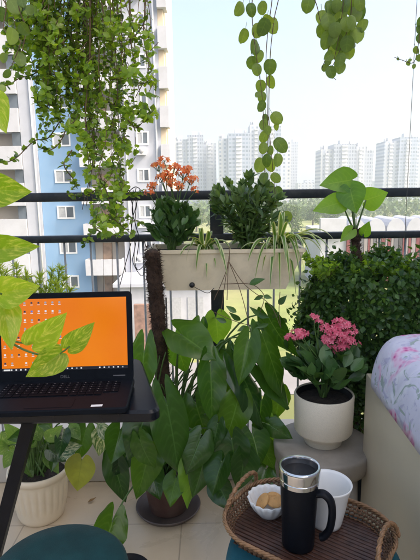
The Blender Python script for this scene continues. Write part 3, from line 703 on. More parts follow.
def flower(mb, c, s_, n, mi=0):
    n = n.normalized(); a = n.orthogonal().normalized(); b = n.cross(a); p0 = rnd(0, 1.5)
    for k in range(4):
        t = p0+k*math.pi/2; d = a*math.cos(t)+b*math.sin(t)+n*.35
        mb.leaf(c, d, n, s_, s_*.75, 'petal', 1, 2, .1, .25, mi=mi)
def kalanchoe(loc_base, label, foliage, blooms, petal, Y, group=None, leafsz=(.035, .06), fs=.0085, nst=None):
    t = thing('flowering_plant', loc_base, label, 'plant')
    mb = MB(); fx, fy, rx, ry, n = foliage
    cen = P(fx, fy, Y)
    for k in range(n):
        d = rdir(); q = random.random()**.4
        c = cen+V(d.x*rx*q, d.y*rx*.8*q, d.z*ry*q)
        out = (c-Vector(loc_base)).normalized(); dd = out+rdir()*.6+V(0, 0, .15); L = rnd(*leafsz)
        mb.leaf(c-dd.normalized()*L*.4, dd, V(0, -.3, 1)+rdir()*.8, L, L*rnd(.5, .68), 'oval', 2, 4, .2, rnd(.1, .3), wave=.02)
    mb.build('foliage', M['kalan'], t)
    mb = MB()
    for k in range(14):
        c = cen+V(rnd(-1, 1)*rx*.7, rnd(-1, 1)*rx*.5, rnd(0, .7)*ry)
        mb.tube(bez(Vector(loc_base)+V(rnd(-.01, .01), rnd(-.01, .01), 0), (c+Vector(loc_base))/2+V(0, 0, .02), c, 5), (.004, .002), 5)
    for (bx_, by_, br_, bn) in blooms:
        c = P(bx_, by_, Y-.02); mb.tube(bez(cen+V(rnd(-.02, .02), 0, 0), (c+cen)/2+V(rnd(-.02, .02), 0, 0), c, 5), (.0025, .0015), 5)
    mb.build('stems', M['stem'], t)
    for (bx_, by_, br_, bn) in blooms:
        mb = MB(); c = P(bx_, by_, Y-.02); rr = br_*depth(c)/FPX
        for k in range(bn):
            d = rdir(); d.z = abs(d.z)*.9 if random.random() < .75 else d.z*.5; p = c+V(d.x*rr, d.y*rr, d.z*rr*.75)*rnd(.75, 1.05)
            flower(mb, p, fs*rnd(.75, 1.15), d+V(0, -.5, .3))
            if k % 3 == 0: mb.tube([c-V(0, 0, rr*.8), p], .0008, 3, mi=1)
        mb.build('flower_head', [petal, M['stem']], t)
    return t
sb = P(172, 243, YP); sb.z = zt-.02
kalanchoe(sb, 'plant with loose orange-red flowers and dark leaves at the left end of the planter box', (173, 222, .092, .076, 320),
          [(158, 166, 7, 22), (166, 176, 7, 24), (174, 168, 7, 22), (183, 174, 7, 24), (191, 180, 7, 22), (164, 160, 5, 13), (178, 186, 7, 20), (149, 193, 5, 13), (153, 186, 5, 11), (188, 170, 6, 15), (171, 182, 7, 20), (196, 190, 5, 9), (160, 178, 6, 15)], M['orange_petal'], YP, leafsz=(.035, .055), fs=.0095)
def shrub():
    b = P(246, 245, YP); b.z = zt-.02
    t = thing('leafy_shrub', b, 'dense dark shrub with upright oblong leaves in the middle of the planter box', 'plant')
    st = MB(); lf = MB()
    for k in range(34):
        tx = rnd(214, 282); ty = 184+((tx-246)/36)**2*26+rnd(-4, 22); tip = P(tx, ty, YP+rnd(-.09, .09))
        pts = bez(b+V(rnd(-.02, .02), rnd(-.02, .02), 0), V((b.x*2+tip.x)/3, tip.y, (b.z+tip.z)/2+.02), tip, 9); st.tube(pts, (.0035, .0018), 5)
        for i in range(2, len(pts)):
            for q in range(3):
                ax = (pts[i]-pts[i-1]).normalized(); d = ax*rnd(.3, 1.0)+rdir()*.8; L = rnd(.030, .048)
                lf.leaf(pts[i], d, V(0, -.4, 1)+rdir()*.5, L, L*rnd(.34, .45), 'oval', 2, 4, .3, rnd(0, .25))
        for q in range(5):
            d = (pts[-1]-pts[-2]).normalized()*1.2+rdir()*.7; L = rnd(.030, .045); lf.leaf(pts[-1], d, V(0, -1, .4)+rdir()*.4, L, L*.42, 'oval', 2, 4, .3, .1)
    st.build('stems', M['stem'], t); lf.build('foliage', M['zz'], t)
shrub()
def spider(px, py, tips, label):
    b = P(px, py, YP-.03); b.z = zt-.02
    t = thing('spider_plant', b, label, 'plant', 'spider plants in the planter box'); mb = MB()
    for (tx, ty, hy) in tips:
        tip = P(tx, ty, YP-.13+rnd(-.03, .03)); mid = P((px+tx)/2+(tx-px)*.15, hy, YP-.08+rnd(-.05, .03))
        pts = bez(b+V(rnd(-.01, .01), rnd(-.01, .01), 0), mid, tip, 12); d = (tip-b); side = V(-d.y, d.x, 0); side = side.normalized() if side.length > 1e-4 else V(0, 1, 0)
        side = (side+V(rnd(-.8, .8), rnd(-.5, .5), 0)).normalized()
        mb.strip(pts, rnd(.014, .022), side)
    mb.build('leaves', M['spider'], t)
spider(204, 245, [(186, 262, 225), (191, 248, 228), (180, 256, 236), (199, 236, 215), (212, 236, 222), (222, 260, 222), (227, 275, 226), (216, 268, 232), (196, 272, 230), (231, 250, 230), (207, 280, 234), (188, 240, 232)], 'smaller spider plant arching over the box edge between the orange flowers and the shrub')
spider(278, 246, [(248, 262, 222), (255, 280, 224), (262, 272, 232), (270, 290, 228), (280, 292, 226), (290, 284, 224), (300, 278, 214), (312, 262, 216), (322, 250, 216), (334, 240, 214), (318, 238, 222), (304, 248, 220), (326, 262, 220), (296, 296, 222), (266, 250, 224), (286, 262, 216), (308, 290, 218), (274, 262, 214), (240, 250, 236), (331, 252, 218), (300, 262, 210), (284, 226, 190), (270, 232, 205), (292, 232, 205)], 'large spider plant with long striped leaves spilling off the right end of the planter box')

# thin trailing vine below the planter
def undervine():
    b = P(229, 262, YP-.13)
    t = thing('trailing_vine', b, 'thin trailing vine with small dull leaves dangling below the planter box', 'plant'); st = MB(); lf = MB()
    Yv = YP-.13
    for s_ in ([(229, 246), (229, 262), (222, 282), (214, 300)], [(229, 262), (240, 290), (248, 320), (252, 340)], [(229, 262), (245, 285), (270, 305), (281, 328)], [(228, 262), (224, 290), (221, 312)], [(229, 256), (228, 270), (227, 300)],
               [(222, 284), (250, 284), (262, 292), (264, 300), (260, 312)], [(280, 292), (279, 312), (281, 328)], [(214, 312), (232, 320), (250, 325), (268, 324)]):
        st.tube(smoothpts([P(x, y, Yv) for x, y in s_], 5), .0013, 5)
    for (x, y, tx, ty, w_) in [(250, 284, 264, 278, 7), (263, 296, 253, 300, 5), (264, 296, 272, 298, 5), (250, 326, 262, 322, 6), (248, 328, 238, 330, 7), (258, 314, 268, 318, 6), (262, 316, 250, 308, 6), (240, 320, 230, 314, 6), (280, 318, 288, 324, 7), (279, 304, 286, 296, 7), (284, 340, 290, 350, 6), (268, 324, 256, 328, 5),
                               (236, 312, 226, 306, 6), (226, 322, 216, 318, 6), (244, 336, 234, 342, 6), (256, 322, 264, 332, 6), (278, 312, 272, 320, 6), (262, 334, 252, 340, 5)]:
        pleaf(lf, (x, y), (tx, ty), w_, Yv, Yv-rnd(-.02, .03), rnd(-30, 30), 'ovate', .05, .3, .2, 2, 5)
    st.build('stems', M['brown_stem'], t); lf.build('leaves', M['kalan'], t)
undervine()

# ------------------------------------------------------------------ the arrow-leaved plant with the moss pole
def arrow_plant():
    c = V(P(168, 500, 1.78).x, 1.79, 0)
    sa = MB(); sa.lathe([(.10, 0), (.115, .004), (.128, .022), (.124, .024), (.112, .010), (.001, .009)], c, 44, capt=False)
    tag(sa.build('saucer', M['saucer'], None, origin=c), 'round clay-grey saucer under the dark clay pot on the floor', 'saucer')
    t = thing('arrow_leaf_plant', c+V(0, 0, .0095), 'big dark arrow-leaved plant in a dark clay pot in front of the kerb', 'plant')
    mb = MB(); mb.lathe([(.070, .0095), (.074, .012), (.100, .175), (.110, .178), (.112, .205), (.104, .207), (.098, .18)], c, 40, capt=False); mb.build('pot', M['terracotta'], t)
    mb = MB(); mb.lathe([(.100, .183), (.001, .19)], c, 24, capb=False, capt=False); mb.build('soil', M['soil'], t)
    top = c+V(0, 0, .185)
    LV = [ # base, tip, width, Y base, Y tip, roll, lobe, material, shape
     ((144, 352), (139, 396), 30, 1.62, 1.56, 8, .42, 'mid', 'arrow'),
     ((183, 336), (216, 359), 40, 1.66, 1.58, -12, .40, 'mid', 'heart'),
     ((176, 342), (186, 374), 30, 1.80, 1.78, 20, .25, 'lime', 'heart'),
     ((249, 340), (239, 386), 27, 1.60, 1.55, 12, .18, 'mid', 'heart'),
     ((262, 334), (286, 398), 26, 1.66, 1.60, -25, .15, 'mid', 'arrow'),
     ((268, 316), (290, 360), 25, 1.72, 1.66, 20, .15, 'mid', 'heart'),
     ((210, 364), (214, 424), 30, 1.60, 1.54, 0, .20, 'mid', 'arrow'),
     ((216, 318), (219, 346), 30, 1.84, 1.82, 10, .2, 'lime', 'heart'),
     ((167, 406), (182, 473), 40, 1.50, 1.46, -5, .34, 'big', 'arrow'),
     ((146, 414), (128, 462), 40, 1.56, 1.50, 10, .25, 'big', 'heart'),
     ((150, 448), (137, 503), 33, 1.60, 1.54, 0, .22, 'mid', 'heart'),
     ((114, 462), (125, 506), 26, 1.72, 1.68, 20, .25, 'big', 'heart'),
     ((238, 400), (226, 444), 34, 1.58, 1.54, 10, .2, 'mid', 'heart'),
     ((238, 368), (271, 426), 26, 1.62, 1.56, -20, .2, 'big', 'arrow'),
     ((258, 366), (291, 408), 24, 1.68, 1.62, -20, .2, 'big', 'arrow'),
     ((262, 400), (256, 436), 26, 1.66, 1.62, 20, .2, 'mid', 'heart'),
     ((218, 424), (212, 452), 20, 1.54, 1.52, 10, .2, 'big', 'heart'),
     ((200, 440), (186, 476), 34, 1.52, 1.48, 5, .25, 'big', 'heart'),
     ((206, 452), (194, 500), 32, 1.56, 1.50, 10, .22, 'big', 'heart'),
     ((190, 462), (190, 511), 24, 1.60, 1.54, -25, .25, 'lime', 'heart'),
     ((232, 440), (236, 478), 38, 1.52, 1.48, 0, .25, 'big', 'heart'),
     ((252, 434), (262, 466), 34, 1.58, 1.52, -10, .25, 'mid', 'heart'),
     ((222, 462), (210, 496), 30, 1.50, 1.46, 15, .2, 'big', 'heart'),
     ((244, 456), (240, 492), 30, 1.50, 1.46, -10, .2, 'big', 'heart'),
     ((270, 425), (291, 440), 20, 1.60, 1.56, 10, .2, 'big', 'heart'),
     ((172, 436), (150, 470), 32, 1.64, 1.60, 10, .2, 'big', 'heart'),
     ((196, 404), (206, 440), 34, 1.66, 1.62, -10, .25, 'mid', 'heart'),
     ((134, 382), (120, 420), 26, 1.66, 1.62, 10, .25, 'mid', 'heart'),
     ((226, 350), (224, 384), 24, 1.76, 1.72, 20, .2, 'big', 'heart'),
     ((200, 322), (196, 342), 18, 1.82, 1.80, -20, .2, 'mid', 'heart'),
     ((260, 444), (276, 468), 24, 1.62, 1.58, 0, .2, 'mid', 'heart'),
     ((150, 470), (160, 500), 26, 1.66, 1.60, 0, .2, 'big', 'heart'),
     ((240, 350), (258, 362), 18, 1.78, 1.74, 0, .2, 'big', 'heart'),
     ((128, 452), (112, 478), 20, 1.74, 1.70, -20, .2, 'big', 'heart'),
     ((266, 470), (256, 498), 24, 1.60, 1.54, 0, .2, 'big', 'heart'),
     ((112, 522), (101, 561), 36, 1.47, 1.40, 5, .40, 'mid', 'arrow'),
     ((120, 430), (112, 464), 30, 1.66, 1.60, 0, .2, 'big', 'heart'),
     ((232, 398), (214, 420), 22, 1.70, 1.66, 25, .2, 'mid', 'heart'),
     ((280, 392), (276, 420), 22, 1.72, 1.68, -25, .2, 'mid', 'heart'),
     ((268, 420), (284, 456), 24, 1.70, 1.66, 20, .2, 'lime', 'heart'),
     ((230, 374), (236, 400), 22, 1.70, 1.66, 0, .25, 'mid', 'heart'),
     ((176, 478), (168, 506), 24, 1.62, 1.56, 20, .2, 'mid', 'heart'),
     ((140, 440), (150, 470), 24, 1.50, 1.46, 20, .25, 'mid', 'arrow'),
     ((218, 484), (232, 512), 26, 1.54, 1.48, -10, .25, 'big', 'heart'),
    ]
    mt = {'big': M['bigleaf'], 'lime': M['limeleaf'], 'mid': M['midleaf']}  # lower leaves mostly get the darker green: their shade painted into the colour
    for i, (b, tp, w_, yb, yt, ro, lo, m_, sh) in enumerate(LV):
        mb = MB(); B = pleaf(mb, b, tp, w_, yb, yt, ro+rnd(-30, 30), sh, lo+.12, rnd(.1, .42), rnd(.02, .24), 5, 16, wave=rnd(.010, .030), curl=rnd(-.08, .22))
        lf = mb.build('leaf', mt[m_], t)
        mb = MB(); a = rnd(0, 6.28); s0 = top+V(math.cos(a)*.05, math.sin(a)*.04-.01, 0)
        T = P(*tp, yt); out = (B-T).normalized()
        mid = V(s0.x*.45+B.x*.55, s0.y*.5+B.y*.5+.05, max(B.z+.02, s0.z*.4+B.z*.6))+out*.03
        if B.z < s0.z+.06: mid.z = max(mid.z, s0.z+.07)
        mb.tube(bez(s0, mid, B, 10), (.0052, .0024), 6); mb.build('stalk', M['stem'], lf)
    mb = MB()
    for k in range(40):
        a = rnd(0, 6.28); s0 = top+V(math.cos(a)*.06, math.sin(a)*.05, 0); e = P(rnd(140, 262), rnd(352, 402), rnd(1.66, 1.84))
        m_ = (s0+e)/2+V((e.x-s0.x)*-.25, .02, .09); mb.tube(bez(s0, m_, e, 9), (.0045, .002), 6)
    mb.build('stems', M['stem'], t)
    return c, t
M['midleaf'] = leafmat('mid green arrow leaf', (.034, .105, .009), (.085, .18, .017), .24, .50, (8, 2.2, .6), vein=(.15, .29, .06), spec=.6)
cpl, _ = arrow_plant()
# moss pole
def pole():
    a = V(cpl.x-.005, 1.80, .19); b = P(152, 251, 1.62); a2 = a
    t = thing('moss_pole', a, 'shaggy dark brown coir pole standing up from the clay pot beside the laptop screen', 'pole')
    mb = MB(); mid = P(160, 340, 1.70); pts = smoothpts([a2, P(164, 400, 1.76), mid, P(156, 295, 1.66), b], 10)
    core = pts; n = len(core)
    def rr(t_): return (.025 if t_ < .85 else .024)*(1+.10*math.sin(t_*39)+.09*math.sin(t_*97)+.05*math.sin(t_*171)) if t_ < .985 else .018
    mb.tube(core, rr, 14); mb.build('core', M['coir'], t)
    mb = MB()
    for k in range(11000):
        i = random.randrange(n-1); p = core[i].lerp(core[i+1], random.random()); ax = (core[i+1]-core[i]).normalized()
        o_ = ax.orthogonal().normalized(); d = Quaternion(ax, rnd(0, 6.28)) @ o_
        q = p+d*.023; e = q+(d*rnd(.3, 1)+rdir()*1.3)*rnd(.004, .011)
        sd_ = rdir()*.0012; c = len(mb.v); mb.v += [q-sd_, q+sd_, e]; mb.face([c, c+1, c+2])
    for k in range(150):
        d = rdir(); d.z = abs(d.z); q = b+d*.02; e = q+d*rnd(.006, .014); sd_ = rdir()*.001; c = len(mb.v); mb.v += [q-sd_, q+sd_, e]; mb.face([c, c+1, c+2])
    mb.build('fibres', M['coir'], t, False)
pole()

M['dry'] = leafmat('dry brown leaf', (.16, .085, .03), (.24, .14, .05), .7, .15, (7, 1.5, .3))
mb = MB(); q = PZ(88, 502, .006); mb.leaf(q, V(.8, .5, 0), V(0, 0, 1), .035, .016, 'ovate', 3, 6, .35, -.25, wave=.03)
tag(mb.build('fallen_leaf', M['dry'], None, origin=q), 'small dry brown leaf fallen on the tiles between the two floor pots', 'leaf')
# ------------------------------------------------------------------ left ribbed pot
def ribbed():
    c = V(P(40, 500, 1.76).x, 1.77, 0)
    t = thing('potted_plant', c, 'pale-edged leafy plant in a white ribbed pot on the floor under the laptop table', 'plant')
    r1 = .112
    def rib(th, z, r):
        if .045 < z < .165 and r > .08: return 1+.045*(abs(math.sin(th*12))**.6)*min(1, (z-.045)/.02, (.165-z)/.03+.15)
        return 1
    prof = [(.080, 0), (.084, .004), (.090, .02)]+[(.092+.017*k/12, .035+.135*k/12) for k in range(13)]+[(.110, .175), (.114, .178), (.117, .19), (.114, .203), (.108, .204), (.103, .18), (.100, .165)]
    mb = MB(); mb.lathe(prof, c, 144, rib=rib, capt=False); mb.build('pot', M['ceramic_white'], t)
    mb = MB(); mb.lathe([(.102, .172), (.001, .18)], c, 30, capb=False, capt=False); mb.build('soil', M['soil'], t)
    top = c+V(0, 0, .175)
    LV = [((22, 442), (4, 424), 15, 'd'), ((24, 446), (12, 462), 13, 'd'), ((30, 450), (22, 474), 12, 'd'), ((36, 446), (18, 432), 13, 'd'), ((40, 440), (30, 422), 14, 'd'), ((46, 440), (60, 428), 15, 'd'), ((50, 450), (66, 462), 17, 'b'), ((48, 446), (74, 442), 18, 'b'),
          ((54, 440), (72, 430), 14, 'w'), ((56, 452), (78, 446), 20, 'w'), ((44, 432), (48, 416), 14, 'd'), ((62, 440), (84, 432), 16, 'b'), ((28, 438), (38, 420), 12, 'd'), ((14, 450), (2, 470), 14, 'd'), ((8, 446), (-8, 452), 14, 'd'), ((34, 452), (42, 476), 10, 'b'), ((56, 446), (52, 472), 14, 'b'),
          ((86, 428), (78, 464), 22, 'b'), ((104, 424), (98, 458), 22, 'w2'), ((82, 460), (76, 493), 31, 'y'), ((98, 424), (116, 446), 14, 'w2'), ((70, 424), (80, 440), 14, 'd'), ((30, 436), (10, 438), 18, 'b'), ((20, 452), (34, 478), 17, 'd'), ((40, 428), (22, 416), 16, 'd'), ((2, 432), (14, 452), 18, 'd'), ((44, 450), (60, 474), 15, 'd'), ((64, 432), (58, 458), 16, 'b'), ((36, 424), (52, 436), 16, 'd')]
    mt = {'d': M['dieff'], 'b': M['bigleaf'], 'w': M['cream_varieg'], 'w2': M['cream_varieg'], 'y': M['yellowleaf']}
    for b, tp, w_, m_ in LV:
        yb = rnd(1.66, 1.80); mb = MB(); B = pleaf(mb, b, tp, w_, yb, yb-rnd(0, .08), rnd(-25, 25), 'heart' if m_ in 'yb' else 'ovate', .2 if m_ in 'yb' else .05, .22, .15, 4, 10, wave=.012)
        lf = mb.build('leaf', mt[m_], t); mb = MB(); s0 = top+V(rnd(-.03, .03), rnd(-.03, .03), 0)
        mb.tube(bez(s0, V(s0.x*.5+B.x*.5, s0.y*.6+B.y*.4+.02, max(B.z, s0.z)+.04), B, 8), (.0045, .002), 6); mb.build('stalk', M['stem'], lf)
ribbed()
# small plant in a black pot, bottom
def blackpot():
    c = V(P(127, 572, 1.30).x, 1.30, 0)
    z = .2
    t = thing('nursery_pot', c, 'small black plastic pot of soil on the floor beside the dark stool', 'pot')
    c2 = PZ(126, 572, .13); c = V(c2.x, c2.y, 0)
    t.location = c
    mb = MB(); mb.lathe([(.050, 0), (.052, .004), (.066, .118), (.072, .12), (.073, .135), (.068, .136), (.063, .115)], c, 36, capt=False); mb.build('pot', M['plastic_black'], t)
    mb = MB(); mb.lathe([(.064, .119), (.001, .124)], c, 24, capb=False, capt=False); mb.build('soil', M['soil'], t)
M['plastic_black'] = simple('black plastic', (.008, .008, .009), .55, scale=20, amt=.2, spec=.25)
blackpot()

# feathery plant behind the laptop
def feathery():
    c = V(P(35, 480, 1.88).x+.02, 1.86, .0)
    t = thing('feathery_plant', c, 'light yellow-green feathery needle plant behind the laptop screen', 'plant'); 
    mb = MB(); mb.lathe([(.06, 0), (.062, .003), (.08, .13), (.085, .14), (.08, .142), (.076, .12)], c, 30, capt=False); mb.build('pot', M['plastic_black'], t)
    mb = MB(); mb.lathe([(.077, .125), (.001, .13)], c, 24, capb=False, capt=False); mb.build('soil', M['soil'], t)
    st = MB(); lf = MB()
    for (x, y) in [(6, 268), (16, 262), (26, 270), (40, 272), (52, 266), (60, 264), (64, 274), (56, 280), (34, 280), (22, 282), (4, 284), (70, 286), (46, 284), (10, 276), (0, 262), (-8, 270), (60, 288), (30, 290), (2, 330), (4, 360), (-6, 345)]:
        tip = P(x, y+6, 1.86+rnd(-.06, .06)); s0 = c+V(rnd(-.02, .02), rnd(-.02, .02), .13)
        pts = bez(s0, V(s0.x*.5+tip.x*.5, tip.y, s0.z*.3+tip.z*.7), tip, 22); st.tube(pts, (.004, .0015), 5)
        for i in range(11, len(pts)):
            ax = (pts[i]-pts[i-1]).normalized()
            for q in range(22):
                d = ax*rnd(.35, .9)+rdir()*.75; L = rnd(.026, .044); lf.leaf(pts[i]+ax*rnd(-.006, .006), d, rdir(), L, .0042, 'needle', 1, 2, .3, rnd(-.1, .2))
        for q in range(12): lf.leaf(tip, (pts[-1]-pts[-2]).normalized()+rdir()*.5, rdir(), rnd(.02, .032), .0028, 'needle', 1, 2, .3, 0)
    st.build('stems', M['stem'], t); lf.build('foliage', M['needle'], t)
feathery()

# ------------------------------------------------------------------ the clipped hedge bush and the stem plant
M['concrete'] = simple('grey-beige plastic stand', (.31, .27, .22), .6, scale=10, amt=.07, dirt=((.18, .15, .12), 8, .5))
def hedge():
    x0, x1, y0, y1 = .380, 1.04, 1.70, 1.96; z0, z1 = .56, .945
    cx_, cy_ = .66, 1.83
    t = thing('clipped_bush', (cx_, cy_, 0), 'large block-shaped dark green clipped bush behind the floral bed and pink flowers', 'bush')
    mb = MB(); mb.lathe([(.11, 0), (.112, .004), (.14, .26), (.15, .27), (.145, .28), (.135, .25)], V(cx_, cy_, 0), 40, capt=False); mb.build('pot', M['plastic_black'], t)
    mb = MB(); mb.lathe([(.136, .26), (.001, .265)], V(cx_, cy_, 0), 24, capb=False, capt=False); mb.build('soil', M['soil'], t)
    st = MB(); lf = MB()
    def nzf(p): return math.sin(p.x*23+1)*math.cos(p.z*19)+math.sin(p.y*31+p.x*13)
    def put(p, out):
        d = out*rnd(.1, .9)+rdir()*.8; L = rnd(.015, .028)
        lf.leaf(p, d, out+rdir()*.7, L, L*rnd(.62, .85), 'ovate', 1, 3, .25, rnd(.05, .3))
    for k in range(24000):
        s_ = random.random()
        if s_ < .52: p = V(rnd(x0, x1), y0, rnd(z0-.1, z1)); out = V(0, -1, .1)
        elif s_ < .74: p = V(rnd(x0, x1), rnd(y0, y1), z1); out = V(0, 0, 1)
        elif s_ < .90: p = V(x0, rnd(y0, y1), rnd(z0, z1)); out = V(-1, 0, .1)
        else: p = V(rnd(x0, x1), rnd(y0+.03, y1), rnd(z0, z1)); out = rdir()
        # rounded shoulders, uneven surface
        fx = max(0, (x0+.13-p.x)/.13); fz = max(0, (p.z-(z1-.10))/.10); r_ = math.hypot(fx, fz)
        if r_ > 1: p.x += (fx-fx/r_)*.13; p.z -= (fz-fz/r_)*.10
        fl = max(0, (z0+.12-p.z)/.2); p.x += .10*fl*fl if p.x < x0+.2 else 0
        if p.z > z1-.09: p.z += .016*math.sin(p.x*17+1)*math.sin(p.y*15+2)+.012*math.sin(p.x*41)
        p -= out*(.034*nzf(p)+rnd(-.022, .05)*random.random())
        if random.random() < .10: p += out*rnd(.01, .05)
        put(p, out)
    # sprigs of fresh growth; their lime also paints the light on the top
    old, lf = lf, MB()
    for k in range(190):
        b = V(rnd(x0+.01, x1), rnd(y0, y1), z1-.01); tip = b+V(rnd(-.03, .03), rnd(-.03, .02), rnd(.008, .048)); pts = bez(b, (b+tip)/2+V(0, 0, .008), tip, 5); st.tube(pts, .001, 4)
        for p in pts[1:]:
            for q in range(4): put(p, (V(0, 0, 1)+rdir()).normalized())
    lf.build('fresh_lit_shoots', M['hedge_new_lit'], t); lf = old
    # ragged hanging strands at the left lower side
    for k in range(60):
        b = V(rnd(x0+.04, .64), rnd(y0-.01, y0+.12), z0+.06); ln = rnd(.08, .34)*(1 if b.x > .42 else .4); pts = [b+V(rnd(-.008, .008), rnd(-.01, .01), -ln*i/8) for i in range(9)]; st.tube(pts, .0012, 4)
        for p in pts:
            for q in range(4): put(p, (V(-.3, -1, 0)+rdir()).normalized())
    for k in range(9):
        a = V(cx_+rnd(-.05, .05), cy_+rnd(-.05, .05), .26); b = V(rnd(x0+.06, .98), rnd(y0+.05, y1-.05), rnd(.65, .92)); st.tube(bez(a, V(a.x, a.y, .6), b, 7), (.008, .003), 6)
    st.build('stems', M['brown_stem'], t); lf.build('foliage', M['hedge'], t)
hedge()
def stemplant():
    Y = 1.80; b = P(358, 290, Y)
    base = V(P(358, 300, Y).x, Y, 0)
    t = thing('stem_plant', V(base.x, Y, .28), 'tall dark scaly stem with a few lime heart leaves above the clipped bush', 'plant')
    mb = MB(); pts = smoothpts([V(base.x+.0, Y, .28), P(358, 330, Y), P(358, 275, Y), P(356, 250, Y), P(355, 228, Y)], 9)
    mb.tube(pts, lambda q: .017*(1+.22*math.sin(q*150))*(1 if q < .88 else 1-(q-.88)*4), 10)
    for k in range(220):
        i = random.randrange(len(pts)//2, len(pts)-1); p = pts[i]; d = rdir(); d.z = abs(d.z)*.6; mb.leaf(p+V(d.x, d.y, 0)*.013, V(d.x, d.y, .9), V(d.x, d.y, 0), .018, .01, 'ovate', 1, 2, .2, 0)
    mb.build('trunk', M['coir'], t)
    top = P(355.5, 232, Y)
    for b_, tp, w_, m_, ro, dY in [((352, 180), (321, 184), 27, 'mid', 20, -.02), ((350, 188), (356, 213), 30, 'lime', 5, -.05), ((366, 200), (388, 193), 25, 'mid', 12, 0), ((342, 202), (314, 210), 22, 'lime', 10, -.04), ((352, 230), (341, 241), 14, 'lime', 0, -.03), ((364, 234), (369, 222), 12, 'lime', 0, -.02)]:
        mb = MB(); B = pleaf(mb, b_, tp, w_, Y+dY, Y+dY-.03, ro, 'heart', .22, .2, .12, 4, 12, wave=.008); lf = mb.build('leaf', M['limeleaf'], t)
        mb = MB(); mb.tube(bez(top, (top+B)/2+V(0, .01, -.01), B, 8), (.004, .0022), 6); mb.build('stalk', M['stem'], lf)
stemplant()
# small salmon flower behind the upper leaves
mb = MB(); 
for k in range(9): flower(mb, P(352+rnd(-3, 3), 185+rnd(-3, 3), 1.86), .006, rdir()+V(0, -1, 0))
s0 = P(352, 186, 1.86); mb.tube([s0, P(356, 215, 1.86), V(P(357, 262, 1.86).x, 1.86, .97)], .0012, 4, mi=1)
tag(mb.build('flower_sprig', [M['orange_petal'], M['stem']]), 'tiny salmon flower sprig peeping above the heart leaves of the stem plant', 'flower')

# ------------------------------------------------------------------ round stand with the white pot of pink flowers
SX = P(321, 440, 1.62).x; SC = V(SX+.0, 1.60, 0); SZ = .385
t = thing('round_stand', SC, 'low round grey-beige stand carrying the white pot of pink flowers', 'stand')
mb = MB(); mb.lathe([(.150, SZ-.075), (.158, SZ-.07), (.165, SZ-.05), (.168, SZ-.012), (.166, SZ-.004), (.160, SZ)], SC, 56); mb.build('top', M['concrete'], t, sharp=50)
for k in range(4):
    a = R(45+90*k); p = SC+V(math.cos(a)*.115, math.sin(a)*.115, 0); q = SC+V(math.cos(a)*.13, math.sin(a)*.13, 0)
    mb = MB(); mb.tube([V(q.x, q.y, 0), V(p.x, p.y, SZ-.076)], .019, 10); mb.build('leg', M['concrete'], t)
t = thing('flower_pot', SC+V(0, 0, SZ), 'white speckled cylindrical pot with a stepped foot on the round stand', 'pot')
pc = SC+V(0, -.005, SZ+.001); H = .178
M['speckle'] = simple('white speckled ceramic', (.76, .68, .54), .5, scale=350, amt=.05, bump=.2, bscale=350, dirt=((.5, .44, .34), 5, .3))
mb = MB(); mb.lathe([(.060, 0), (.063, .003), (.066, .020), (.072, .026), (.092, .042), (.0975, .050), (.100, H-.004), (.098, H), (.094, H), (.092, H-.02)], pc, 56, capt=False); mb.build('body', M['speckle'], t, sharp=40)
mb = MB(); mb.lathe([(.093, H-.004), (.090, H-.006), (.086, H-.016), (.083, H-.03)], pc, 48, capb=False, capt=False); mb.build('inner_pot', M['plastic_black'], t)
mb = MB(); mb.lathe([(.0915, H-.022), (.001, H-.018)], pc, 30, capb=False, capt=False); mb.build('soil', M['soil'], t)
kalanchoe(pc+V(0, 0, H-.015), 'pink flowering plant with broad dark leaves in the white pot on the round stand', (325, 366, .125, .06, 150),
          [(345, 327, 9, 60), (337, 334, 11, 60), (348, 341, 8, 40), (334, 343, 8, 36), (333, 330, 9, 34), (351, 334, 8, 30), (340, 338, 9, 34), (327, 340, 7, 22), (331, 349, 7, 24), (342, 347, 7, 22), (326, 328, 6, 18), (297, 335, 8, 46), (290, 337, 5, 22), (302, 333, 6, 22), (314, 317, 4, 12), (319, 322, 4, 8), (358, 344, 3, 5), (339, 322, 6, 16)],
          M['pink_petal'], 1.60, leafsz=(.05, .085), fs=.0085)

# ------------------------------------------------------------------ daybed
M['panel'] = simple('cream laminate', (.62, .53, .38), .32, scale=2, amt=.05, dirt=((.44, .35, .23), 2, .4))
bc = PZ(366, 373, .655)
bt = thing('daybed', (bc.x+.3, bc.y-.7, 0), 'bed frame of plain cream side panels along the right', 'bed')
ang = R(-2.2)
MBd = Matrix.Translation((bc.x, bc.y, 0)) @ Matrix.Rotation(ang, 4, 'Z')
mb = MB(); mb.rbox((0, -2.1, .002), (.022, 0, .655), .004, MBd, 2); mb.build('side_panel', M['panel'], bt, sharp=40)
mb = MB(); mb.rbox((.024, -.024, .002), (1.2, -.002, .653), .004, MBd, 2); mb.build('end_panel', M['panel'], bt, sharp=40)
mb = MB(); mb.rbox((.024, -2.1, .60), (1.2, -.026, .62), .003, MBd, 2); mb.build('bed_base', M['panel'], bt, sharp=40)
m, t_, b, o = nmat('floral cotton sheet')
tc = N(t_, 'ShaderNodeTexCoord')
def blot(scale, off, lo, hi, dist=2.5):
    mp = N(t_, 'ShaderNodeMapping'); mp.inputs['Location'].default_value = off; t_.links.new(tc.outputs['Object'], mp.inputs[0])
    n_ = N(t_, 'ShaderNodeTexNoise', Scale=scale, Detail=3, Distortion=dist); t_.links.new(mp.outputs[0], n_.inputs['Vector'])
    return ramp(t_, n_.outputs[0], [(lo, (0, 0, 0)), (hi, (1, 1, 1))])
col = mixc(t_, blot(5, (9, 3, 1), .5, .7), (.62, .60, .70), (.72, .71, .76))
col = mixc(t_, blot(13, (1, 7, 3), .57, .62), col, (.48, .46, .60))
col = mixc(t_, blot(11, (4, 2, 8), .60, .64), col, (.34, .40, .37))
pk = blot(9, (2, 5, 6), .56, .64, 1.2)
